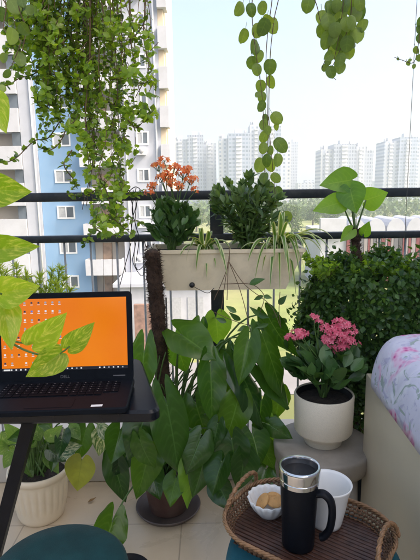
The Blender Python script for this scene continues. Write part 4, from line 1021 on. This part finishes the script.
vo = N(t_, 'ShaderNodeTexVoronoi', Scale=60); t_.links.new(tc.outputs['Object'], vo.inputs['Vector'])
col = mixc(t_, pk, col, ramp(t_, vo.outputs['Distance'], [(.1, (.50, .08, .26)), (.35, (.66, .26, .46)), (.7, (.74, .52, .66))]))
t_.links.new(col, b.inputs['Base Color']); b.inputs['Roughness'].default_value = .9
nb = N(t_, 'ShaderNodeTexNoise', Scale=14, Detail=3, Distortion=.6); t_.links.new(tc.outputs['Object'], nb.inputs['Vector'])
bp = N(t_, 'ShaderNodeBump', Strength=.5, Distance=.015); t_.links.new(nb.outputs[0], bp.inputs['Height']); t_.links.new(bp.outputs[0], b.inputs['Normal'])
M['floral'] = m
def mattress():
    mb = MB(); x0, x1, y0, y1, z0, z1, r = -.010, 1.18, -2.05, -.012, .650, .800, .065
    nx, ny = 60, 80; import bisect
    # outline profile swept: top grid with rounded shoulders
    def zf(x, y):
        e = min(x-x0, x1-x, y-y0, y1-y)
        base = z1 if e > r else z0+(z1-z0)*math.sqrt(max(0, 1-((r-e)/r)**2))
        return base+.006*math.sin(x*17+y*9)+.004*math.sin(y*31-x*11)
    xs = [x0+(x1-x0)*(.5-.5*math.cos(math.pi*i/nx)) for i in range(nx+1)]; ys = [y0+(y1-y0)*(.5-.5*math.cos(math.pi*j/ny)) for j in range(ny+1)]
    idx = {}
    for i, x in enumerate(xs):
        for j, y in enumerate(ys):
            cxr, cyr = min(max(x, x0+.09), x1-.09), min(max(y, y0+.09), y1-.09)
            dx, dy = x-cxr, y-cyr; L = math.hypot(dx, dy)
            X, Y = (x, y)
            if dx and dy and L > 1e-6:
                m_ = max(abs(dx), abs(dy)); X, Y = cxr+dx*m_/L, cyr+dy*m_/L
            edge = i in (0, nx) or j in (0, ny)
            z = z0-.004 if edge else zf(x, y)
            idx[i, j] = len(mb.v); mb.v.append(MBd @ V(X, Y, z))
    for i in range(nx):
        for j in range(ny): mb.face([idx[i, j], idx[i+1, j], idx[i+1, j+1], idx[i, j+1]])
    rim = [idx[i, 0] for i in range(nx+1)]+[idx[nx, j] for j in range(1, ny+1)]+[idx[i, ny] for i in range(nx-1, -1, -1)]+[idx[0, j] for j in range(ny-1, 0, -1)]
    mb.face(rim[::-1])
    tag(mb.build('mattress', M['floral'], None, True, origin=MBd @ V(.6, -1, .65)), 'plump mattress in a white and pink floral sheet on the cream bed frame', 'mattress')
mattress()

# ------------------------------------------------------------------ laptop table, laptop
M['black_gloss'] = simple('black laminate', (.004, .006, .010), .25, scale=12, amt=.3, spec=.22)
M['black_metal'] = simple('black powder-coated steel', (.005, .006, .009), .4, scale=40, amt=.2, bump=.05, spec=.15)
TZ = .76
MT = Matrix.Translation((-.113, 1.05, 0))
tb = thing('laptop_table', MT @ V(-.35, .1, 0), 'black folding laptop table with a rounded corner and slanted leg', 'table')
mb = MB()
def rslab(mb, x0, x1, y0, y1, z0, z1, r, M_, seg=8, bev=.004):
    rings = []
    for ins, z in ((bev, z0), (0, z0+bev), (0, z1-bev), (bev, z1)):
        ring = []
        for cx_, cy_, a0 in ((x1-r, y1-r, 0), (x0+r, y1-r, 90), (x0+r, y0+r, 180), (x1-r, y0+r, 270)):
            for i in range(seg+1):
                q = R(a0+90*i/seg); ring.append(len(mb.v)); mb.v.append(M_ @ V(cx_+(r-ins)*math.cos(q), cy_+(r-ins)*math.sin(q), z))
        rings.append(ring)
    for A, B in zip(rings, rings[1:]):
        m_ = len(A)
        for i in range(m_): mb.face([A[i], A[(i+1) % m_], B[(i+1) % m_], B[i]])
    mb.face(rings[0][::-1]); mb.face(rings[-1])
rslab(mb, -.80, 0, 0, .36, TZ-.029, TZ, .03, MT, bev=.006)
for v_ in mb.v: v_.x -= (v_.y-1.05)*.26*(1 if v_.x > -.3 else 0)      # the right end is cut at a slant
mb.build('tabletop', M['black_gloss'], tb, sharp=40)
for a, b_ in (((33, 424), (1, 540)),):
    A = P(33, 424, 1.10); A.z = TZ-.024; B = P(4, 520, 1.10); d = (B-A); B = A+d*(A.z/(-d.z))
    mb = MB(); s_ = .0145
    u_ = d.normalized(); sx = V(1, 0, 0); sx = (sx-u_*sx.dot(u_)).normalized(); sy = u_.cross(sx)
    n0 = len(mb.v)
    for p in (A, B):
        for i, j in ((-1, -1), (1, -1), (1, 1), (-1, 1)): mb.v.append(p+sx*s_*i+sy*s_*j)
    for q in ((0, 1, 2, 3), (7, 6, 5, 4), (0, 4, 5, 1), (1, 5, 6, 2), (2, 6, 7, 3), (3, 7, 4, 0)): mb.face([n0+i for i in q])
    mb.build('leg', M['black_metal'], tb, False)
    mb = MB(); off = V(-.42, .06, 0)
    A2, B2 = A+off, B+V(-.14, .06, 0)
    mb.tube([A2, B2], .013, 8); mb.build('leg', M['black_metal'], tb)
    A3 = A+V(.02, .24, 0); B3 = B+V(.0, .22, 0)
    mb = MB(); mb.tube([B+V(0, 0, .012), B+V(-.2, .1, .012)], .010, 8); mb.build('stretcher', M['black_metal'], tb)

hb = PZ(132, 378, TZ+.02)
ML = Matrix.Translation((hb.x, hb.y, TZ)) @ Matrix.Rotation(R(3.0), 4, 'Z')
LW, LD = .335, .172
M['lap_black'] = simple('black laptop shell', (.006, .008, .012), .5, scale=60, amt=.15, spec=.06)
M['key'] = simple('black key', (.005, .006, .009), .6, scale=100, amt=.2, spec=.04)
M['keylegend'] = simple('grey key legend', (.10, .10, .11), .6, scale=100, amt=.1)
lt = thing('laptop', ML @ V(-LW/2, -.1, 0), 'open black laptop showing an orange desktop with rows of icons', 'laptop')
mb = MB(); rslab(mb, -LW, .006, -LD, .008, .004, .019, .012, ML, 6, .003); mb.build('base', M['lap_black'], lt, sharp=40)
mb = MB()
for r_ in range(6):
    n_ = 15 if r_ < 5 else 9
    for k in range(n_):
        kw = .0165 if n_ == 15 else (.09 if k == 4 else .0165)
        if n_ == 15: x = -LW+.030+k*.0188
        else: x = -LW+.030+(k*.0188 if k < 4 else (4*.0188 if k == 4 else (k+4)*.0188))
        y = -.018-r_*.0135
        mb.box((x, y-.0112, .0192), (x+kw, y, .0212), ML)
mb.build('keyboard', M['key'], lt, False)
mb = MB()
for r_ in range(5):
    for k in range(15):
        x = -LW+.034+k*.0188; y = -.022-r_*.0135; s_ = .0035*rnd(.6, 1)
        mb.box((x, y-s_, .0213), (x+s_, y, .0214), ML)
mb.build('key_legends', M['keylegend'], lt, False)
mb = MB(); mb.box((-LW*.66, -LD+.012, .0192), (-LW*.35, -LD+.055, .0197), ML); mb.build('touchpad', M['lap_black'], lt, False)
mb = MB(); mb.box((-.075, -LD+.010, .0192), (-.050, -LD+.020, .0195), ML); mb.build('sticker', M['frame_white'], lt, False)
# lid: leaning back a little
MLid = ML @ Matrix.Translation((0, .002, .014)) @ Matrix.Rotation(R(-9), 4, 'X')
SHh = .226
mb = MB(); Mup = MLid @ Matrix.Rotation(R(90), 4, 'X')
rslab(mb, -LW, .004, 0, SHh, -.006, .001, .010, Mup, 6, .002); ld = mb.build('lid', M['lap_black'], lt, sharp=40)
M['screen'] = None
m, t_, b, o = nmat('orange desktop screen')
t_.nodes.remove(b); em = N(t_, 'ShaderNodeEmission', Strength=.285)
tc = N(t_, 'ShaderNodeTexCoord'); n_ = N(t_, 'ShaderNodeTexNoise', Scale=6, Detail=2); t_.links.new(tc.outputs['Object'], n_.inputs['Vector'])
t_.links.new(ramp(t_, n_.outputs[0], [(.3, (.92, .20, .0)), (.7, (1.0, .26, .003))]), em.inputs[0])
gl = N(t_, 'ShaderNodeBsdfGlossy', Roughness=.25); gl.inputs[0].default_value = (.04, .04, .04, 1); ad = N(t_, 'ShaderNodeAddShader')
t_.links.new(em.outputs[0], ad.inputs[0]); t_.links.new(gl.outputs[0], ad.inputs[1]); t_.links.new(ad.outputs[0], o.inputs[0]); M['screen'] = m
def emis(name, c, s_=.4):
    s_ *= .8
    m, t_, b, o = nmat(name); t_.nodes.remove(b); e = N(t_, 'ShaderNodeEmission', Strength=s_); e.inputs[0].default_value = (*c, 1); t_.links.new(e.outputs[0], o.inputs[0]); return m
sx0, sx1, sy0, sy1 = -LW+.013, -.010, .031, SHh-.014
mb = MB(); mb.box((sx0, sy0+.008, .0012), (sx1, sy1, .0016), Mup); scr = mb.build('screen', M['screen'], ld, False)
mb = MB(); mb.box((sx0, sy0, .0012), (sx1, sy0+.0078, .0017), Mup); mb.build('taskbar', emis('dark taskbar', (.02, .022, .03), .5), ld, False)
ic = [emis('screen icon %s' % n, c, .45) for n, c in (('white', (.75, .75, .75)), ('grey', (.35, .37, .42)), ('blue', (.10, .2, .6)), ('dark', (.05, .06, .09)))]
mb = MB()
for r_ in range(8):
    for k in range(9):
        if (r_*7+k*3) % 11 == 0 and r_ > 4: continue
        x = sx0+.006+k*.0172; y = sy1-.012-r_*.0215; s_ = .0045
        mb.box((x, y, .0017), (x+s_, y+s_, .0019), Mup, mi=random.choice([0, 0, 1, 2, 3, 1])); mb.box((x-.001, y-.0035, .0017), (x+s_+.001, y-.0022, .0019), Mup, mi=0)
mb.build('desktop_icons', ic, ld, False); mb = MB()
for k in range(26):
    x = sx0+.010+k*.0115
    if 16 < k < 20: continue
    mb.box((x, sy0+.0025, .0018), (x+.0035, sy0+.0058, .0020), Mup, mi=random.choice([0, 1, 0]))
mb.box((sx0+.004, sy0+.002, .0018), (sx0+.02, sy0+.006, .0020), Mup, mi=0)
mb.build('taskbar_icons', ic, ld, False)
cu = bpy.data.curves.new('logo_lettering', 'FONT'); cu.body = 'DELL'; cu.size = .0105; cu.align_x = 'CENTER'; cu.extrude = .0001; cu.materials.append(M['keylegend'])
lo = bpy.data.objects.new('logo_lettering', cu); COL.objects.link(lo); bpy.context.view_layer.update()
lme = bpy.data.meshes.new_from_object(lo.evaluated_get(bpy.context.evaluated_depsgraph_get())); bpy.data.objects.remove(lo)
lme.transform(Matrix.Translation(-worldpos(ld)) @ Mup @ Matrix.Translation(((-LW)/2, .011, .0013)))
lo = bpy.data.objects.new('logo_lettering', lme); COL.objects.link(lo); lo.parent = ld
mb = MB(); mb.box((-.047, .012, .0012), (-.017, .0145, .0014), Mup); mb.build('badge', M['keylegend'], ld, False)

# ------------------------------------------------------------------ pothos in front of the laptop
def pothos():
    b = P(-30, 330, .86)
    root = V(b.x-.10, .84, TZ)
    t = thing('pothos_plant', root, 'bright yellow-green pothos trailing in from the left across the laptop screen', 'plant')
    mb = MB(); mb.lathe([(.045, 0), (.048, .003), (.062, .11), (.066, .115), (.062, .117), (.058, .10)], root, 36, capt=False); mb.build('pot', M['ceramic_white'], t)
    mb = MB(); mb.lathe([(.059, .104), (.001, .108)], root, 24, capb=False, capt=False); mb.build('soil', M['soil'], t)
    s0 = root+V(.01, 0, .105)
    stems = [[s0, P(-12, 318, .86), P(2, 334, .88), (P(15, 345, .90)), P(30, 352, .91), P(48, 356, .92), P(62, 352, .93), P(70, 346, .93)],
             [s0, P(-14, 325, .85), P(0, 330, .88), P(12, 340, .90), P(24, 343, .90), P(33, 341, .90)],
             [s0, P(-16, 290, .85), P(-6, 292, .86), P(2, 294, .87)], [s0, P(-20, 260, .86), P(-12, 252, .86), P(-4, 250, .86)], [s0, P(-26, 230, .86), P(-20, 195, .86), P(-12, 189, .86)], [s0, P(-32, 200, .9), P(-26, 130, .9), P(-12, 102, .9), P(-8, 98, .9)],
             [P(48, 356, .92), P(56, 355, .92), P(61, 353, .92)], [s0, P(-10, 305, .87), P(2, 306, .88)]]
    mb = MB()
    for s_ in stems: mb.tube(smoothpts(s_, 6), (.0026, .0016), 7)
    mb.build('stems', M['stem'], t)
    for bb, tp, w_, yb, yt, ro, lo_ in [((-14, 189), (29, 192), 37, .86, .84, 5, .2), ((-8, 250), (37, 246), 29, .86, .84, -8, .2), ((2, 293), (37, 287), 34, .87, .85, 5, .2), ((3, 306), (13, 348), 30, .88, .84, -15, .2),
                                     ((33, 344), (65, 317), 31, .90, .87, 18, .12), ((69, 347), (93, 325), 23, .93, .90, 12, .15), ((61, 353), (27, 378), 30, .92, .88, -20, .1), ((-8, 98), (5, 131), 30, .90, .88, 5, .2), ((-4, 306), (4, 322), 13, .90, .88, 30, .1)]:
        mb = MB(); pleaf(mb, bb, tp, w_, yb, yt, ro, 'heart', lo_, rnd(.15, .3), rnd(.06, .14), 6, 16, wave=.008); mb.build('leaf', M['pothos'], t)
pothos()

# ------------------------------------------------------------------ stools
M['teal_dark'] = simple('dark teal velvet', (.006, .045, .050), .85, scale=25, amt=.2, bump=.15, bscale=300)
M['teal'] = simple('teal velvet', (.008, .085, .115), .85, scale=25, amt=.2, bump=.15, bscale=300)
for m_ in (M['teal_dark'], M['teal']):
    m_.node_tree.nodes['Principled BSDF'].inputs['Sheen Weight'].default_value = .06; m_.node_tree.nodes['Principled BSDF'].inputs['Specular IOR Level'].default_value = .2
def stool(c, r, h, m_, label):
    t = thing('pouf_stool', c, label, 'stool', 'round velvet stools')
    mb = MB(); mb.lathe([(r*.9, h-.10), (r*.97, h-.095), (r, h-.07), (r, h-.04), (r*.975, h-.018), (r*.9, h-.006), (r*.6, h+.0), (.001, h+.002)], c, 56, capt=False); mb.build('seat', m_, t)
    for k in range(4):
        a = R(45+90*k); mb = MB(); mb.tube([c+V(math.cos(a)*r*.85, math.sin(a)*r*.85, 0), c+V(math.cos(a)*r*.7, math.sin(a)*r*.7, h-.1)], (.009, .012), 10); mb.build('leg', M['black_metal'], t)
stool(V(P(55, 560, .97).x, .985, 0), .158, .43, M['teal_dark'], 'dark teal round velvet stool under the laptop table')
stool(V(.215, .96, 0), .19, .478, M['teal'], 'brighter teal round velvet stool holding the woven tray')

# ------------------------------------------------------------------ woven tray
M['slat'] = simple('dark brown bamboo slat', (.060, .026, .016), .35, scale=40, amt=.4, bump=.2)
M['rattan'] = simple('tan rattan', (.24, .13, .06), .5, scale=60, amt=.35, bump=.3)
M['rattan_dark'] = simple('brown rattan', (.115, .058, .028), .5, scale=60, amt=.4, bump=.3)
TCz = .482; TC = V(.206, .987, TCz)
MTr = Matrix.Translation(TC) @ Matrix.Rotation(R(-36), 4, 'Z')
tr_ = thing('woven_tray', TC, 'oval woven rattan tray with brown slats and a loop handle on the teal stool', 'tray')
hu, hv, rc = .172, .126, .10
def rpath(ins=0.):
    out = []; r_ = rc-ins
    for cx_, cy_, a0 in ((hu-rc, hv-rc, 0), (-hu+rc, hv-rc, 90), (-hu+rc, -hv+rc, 180), (hu-rc, -hv+rc, 270)):
        for i in range(16): q = R(a0+90*i/15); out.append((cx_+r_*math.cos(q), cy_+r_*math.sin(q)))
    # even spacing
    pts = []; out.append(out[0]); tot = sum(math.dist(a, b) for a, b in zip(out, out[1:])); n_ = 176; step = tot/n_; acc = 0; nx_ = 0
    for a, b in zip(out, out[1:]):
        L = math.dist(a, b)
        while nx_ <= acc+L and len(pts) < n_:
            f = (nx_-acc)/L if L > 0 else 0; pts.append((a[0]+(b[0]-a[0])*f, a[1]+(b[1]-a[1])*f)); nx_ += step
        acc += L
    return pts
mb = MB(); 
k = -hv+.012
while k < hv-.008:
    # chord length of the rounded rectangle at this height
    e = max(0, abs(k)-(hv-rc)); half = hu-rc+math.sqrt(max(0, rc*rc-e*e))-.012
    mb.rbox((-half, k, .004), (half, k+.0088, .0075), .0012, MTr, 1); k += .0108
for u_ in (-.12, 0, .12): mb.box((u_-.004, -hv+.02, .001), (u_+.004, hv-.02, .0038), MTr)
mb.build('slatted_base', M['slat'], tr_, sharp=40)
p_in, p_out = rpath(.012), rpath(-.006); n_ = len(p_in)
mb = MB()
for ring in range(5):         # weave: wavy strands round the wall
    pts = []
    for i in range(n_+1):
        a, b = p_in[i % n_], p_out[i % n_]; f = ring/4; x = a[0]+(b[0]-a[0])*f; y = a[1]+(b[1]-a[1])*f
        nx2 = (b[0]-a[0], b[1]-a[1]); L = math.hypot(*nx2); s_ = .0024*(1 if (i+ring) % 2 else -1)
        pts.append(MTr @ V(x+nx2[0]/L*s_, y+nx2[1]/L*s_, .008+.0062*ring))
    mb.tube(pts, .0026, 5, False)
mb.build('woven_wall', M['rattan_dark'], tr_)
mb = MB()
for i in range(0, n_, 2):
    a, b = p_in[i], p_out[i]; mb.tube([MTr @ V(a[0], a[1], .004), MTr @ V((a[0]+b[0])/2, (a[1]+b[1])/2, .02), MTr @ V(b[0], b[1], .036)], .0017, 5)
mb.build('stakes', M['rattan_dark'], tr_)
mb = MB(); p_r = rpath(-.008)
for ph in range(3):
    pts = []
    for i in range(n_*2+1):
        j = i/2; i0 = int(j) % n_; i1 = (i0+1) % n_; f = j-int(j)
        x = p_r[i0][0]*(1-f)+p_r[i1][0]*f; y = p_r[i0][1]*(1-f)+p_r[i1][1]*f; L = math.hypot(x, y); th = i*.55+ph*2.094
        pts.append(MTr @ V(x+x/L*math.cos(th)*.0026, y+y/L*math.cos(th)*.0026, .038+math.sin(th)*.0026))
    mb.tube(pts, .0026, 5, False)
mb.build('braided_rim', M['rattan'], tr_)
mb = MB()
for sgn in (-1,1):
    hp = []
    for i in range(15):
        q = math.pi*i/14; hp.append(MTr @ V(sgn*(hu+.004-.012*math.sin(q)), -.065*math.cos(q)*1.0+.01, .036+.052*math.sin(q)))
    core = smoothpts(hp, 3)
    mb.tube(core, .0042, 7)
    for ph in (0, 3.14):
        pts = []
        for i, p in enumerate(core):
            d = (core[min(i+1, len(core)-1)]-core[max(i-1, 0)]).normalized(); a = d.orthogonal().normalized(); a = (a-d*a.dot(d)).normalized(); b2 = d.cross(V(0, 0, 1)).normalized(); c2 = d.cross(b2)
            pts.append(p+(b2*math.cos(i*.9+ph)+c2*math.sin(i*.9+ph))*.0045)
        mb.tube(pts, .0016, 5)
    mb.build('handle', M['rattan'], tr_); mb = MB()
TFZ = TCz+.008
# travel mug
M['mug_black'] = simple('matt black mug body', (.005, .006, .009), .42, scale=60, amt=.15, spec=.15)
M['chrome'] = simple('polished steel', (.62, .62, .63), .12, 1.0, scale=30, amt=.05)
mc = PZ(298, 544, TFZ); mc.z = TFZ
mg = thing('travel_mug', mc, 'tall black travel mug with a chrome rim standing on the tray', 'mug')
mb = MB(); mb.lathe([(.031, 0), (.034, .002), (.0345, .006), (.0355, .05), (.038, .10), (.0395, .135), (.0395, .148)], mc, 48, capt=False); mb.build('body', M['mug_black'], mg, sharp=50)
mb = MB(); mb.lathe([(.0396, .147), (.0412, .149), (.0415, .158), (.0405, .1595), (.0405, .161), (.0425, .163), (.0435, .180), (.0435, .1835), (.0420, .186), (.0385, .186), (.0370, .182), (.0365, .16)], mc, 56, capb=False, capt=False); mb.build('rim', M['chrome'], mg, sharp=35)
mb = MB(); mb.lathe([(.0368, .170), (.030, .168), (.001, .168)], mc, 40, capb=False, capt=False); mb.build('lid', M['plastic_black'], mg)
hd = Matrix.Rotation(R(-22), 3, 'Z') @ V(1, 0, 0); hs = V(-hd.y, hd.x, 0)
hp = smoothpts([mc+hd*.034+V(0, 0, .128), mc+hd*.052+V(0, 0, .131), mc+hd*.066+V(0, 0, .118), mc+hd*.070+V(0, 0, .09), mc+hd*.066+V(0, 0, .055), mc+hd*.056+V(0, 0, .036), mc+hd*.048+V(0, 0, .030)], 6)
mb = MB(); n0 = len(mb.v)
for i, p in enumerate(hp):
    d = (hp[min(i+1, len(hp)-1)]-hp[max(i-1, 0)]).normalized(); o2 = d.cross(hs).normalized()
    for k in range(12):
        a = 2*math.pi*k/12; mb.v.append(p+hs*.0115*math.cos(a)+o2*.0080*math.sin(a))
for i in range(len(hp)-1):
    for k in range(12): a = n0+i*12+k; b2 = n0+i*12+(k+1) % 12; mb.face([a, b2, b2+12, a+12])
mb.face([n0+k for k in range(12)][::-1]); mb.face([n0+(len(hp)-1)*12+k for k in range(12)])
mb.build('handle', M['mug_black'], mg)
# scalloped bowl with biscuits
M['china'] = simple('white china', (.72, .72, .70), .22, scale=10, amt=.03)
bw = PZ(269, 514, TFZ); bw.z = TFZ
def scal(th, z, r): return 1+.035*math.cos(th*16)*min(1, max(0, (z-.01)/.02))
mb = MB(); mb.lathe([(.022, 0), (.024, .001), (.030, .008), (.040, .022), (.047, .036), (.050, .046), (.0485, .0465), (.045, .037), (.037, .022), (.026, .010), (.001, .008)], bw, 128, rib=scal, capt=False)
tag(mb.build('bowl', M['china'], None, origin=bw), 'small white scalloped china bowl at the left of the tray', 'bowl')
M['biscuit'] = simple('golden biscuit', (.56, .31, .11), .75, scale=60, amt=.2, bump=.4, dirt=((.40, .18, .05), 60, .5))
for (dx, dy, dz, tx, ty, lb) in ((-.016, -.004, .036, 10, -48, 'golden biscuit tilted on edge at the left side of the bowl'), (.011, -.006, .041, 22, 8, 'golden biscuit lying flat on top at the right side of the bowl'), (.006, .017, .038, -30, 4, 'golden biscuit leaning at the back of the bowl')):
    MR = (Matrix.Rotation(R(tx), 3, 'X') @ Matrix.Rotation(R(ty), 3, 'Y')); c = bw+V(dx, dy, dz)
    mb = MB(); mb.lathe([(.001, -.003), (.016, -.003), (.0205, -.0015), (.021, .001), (.018, .003), (.001, .0035)], c, 24, M=MR, capb=False, capt=False)
    tag(mb.build('biscuit', M['biscuit'], None, origin=c), lb, 'biscuit', 'biscuits in the bowl')
# white cup behind the mug
cc = PZ(326, 523, TFZ); cc.z = TFZ
t = thing('white_cup', cc, 'wide white cup standing behind the black travel mug', 'cup')
mb = MB(); mb.lathe([(.030, 0), (.034, .002), (.036, .010), (.044, .05), (.0475, .075), (.0545, .098), (.0555, .102), (.054, .1035), (.050, .097), (.044, .074), (.040, .05), (.030, .012), (.001, .01)], cc, 56, capt=False); mb.build('body', M['china'], t)

# ------------------------------------------------------------------ haze
mb = MB(); mb.box((-880, -60, GZ-1), (880, 1380, 78))
m = bpy.data.materials.new('haze'); m.use_nodes = True; t_ = m.node_tree; t_.nodes.clear()
o = t_.nodes.new('ShaderNodeOutputMaterial'); v = t_.nodes.new('ShaderNodeVolumePrincipled')
v.inputs['Color'].default_value = (.80, .89, 1.0, 1); v.inputs['Density'].default_value = .0010; v.inputs['Anisotropy'].default_value = .2
t_.links.new(v.outputs[0], o.inputs['Volume'])
hz = tag(mb.build('haze', m, None, False), 'pale haze over the whole view', 'haze', kind='stuff')
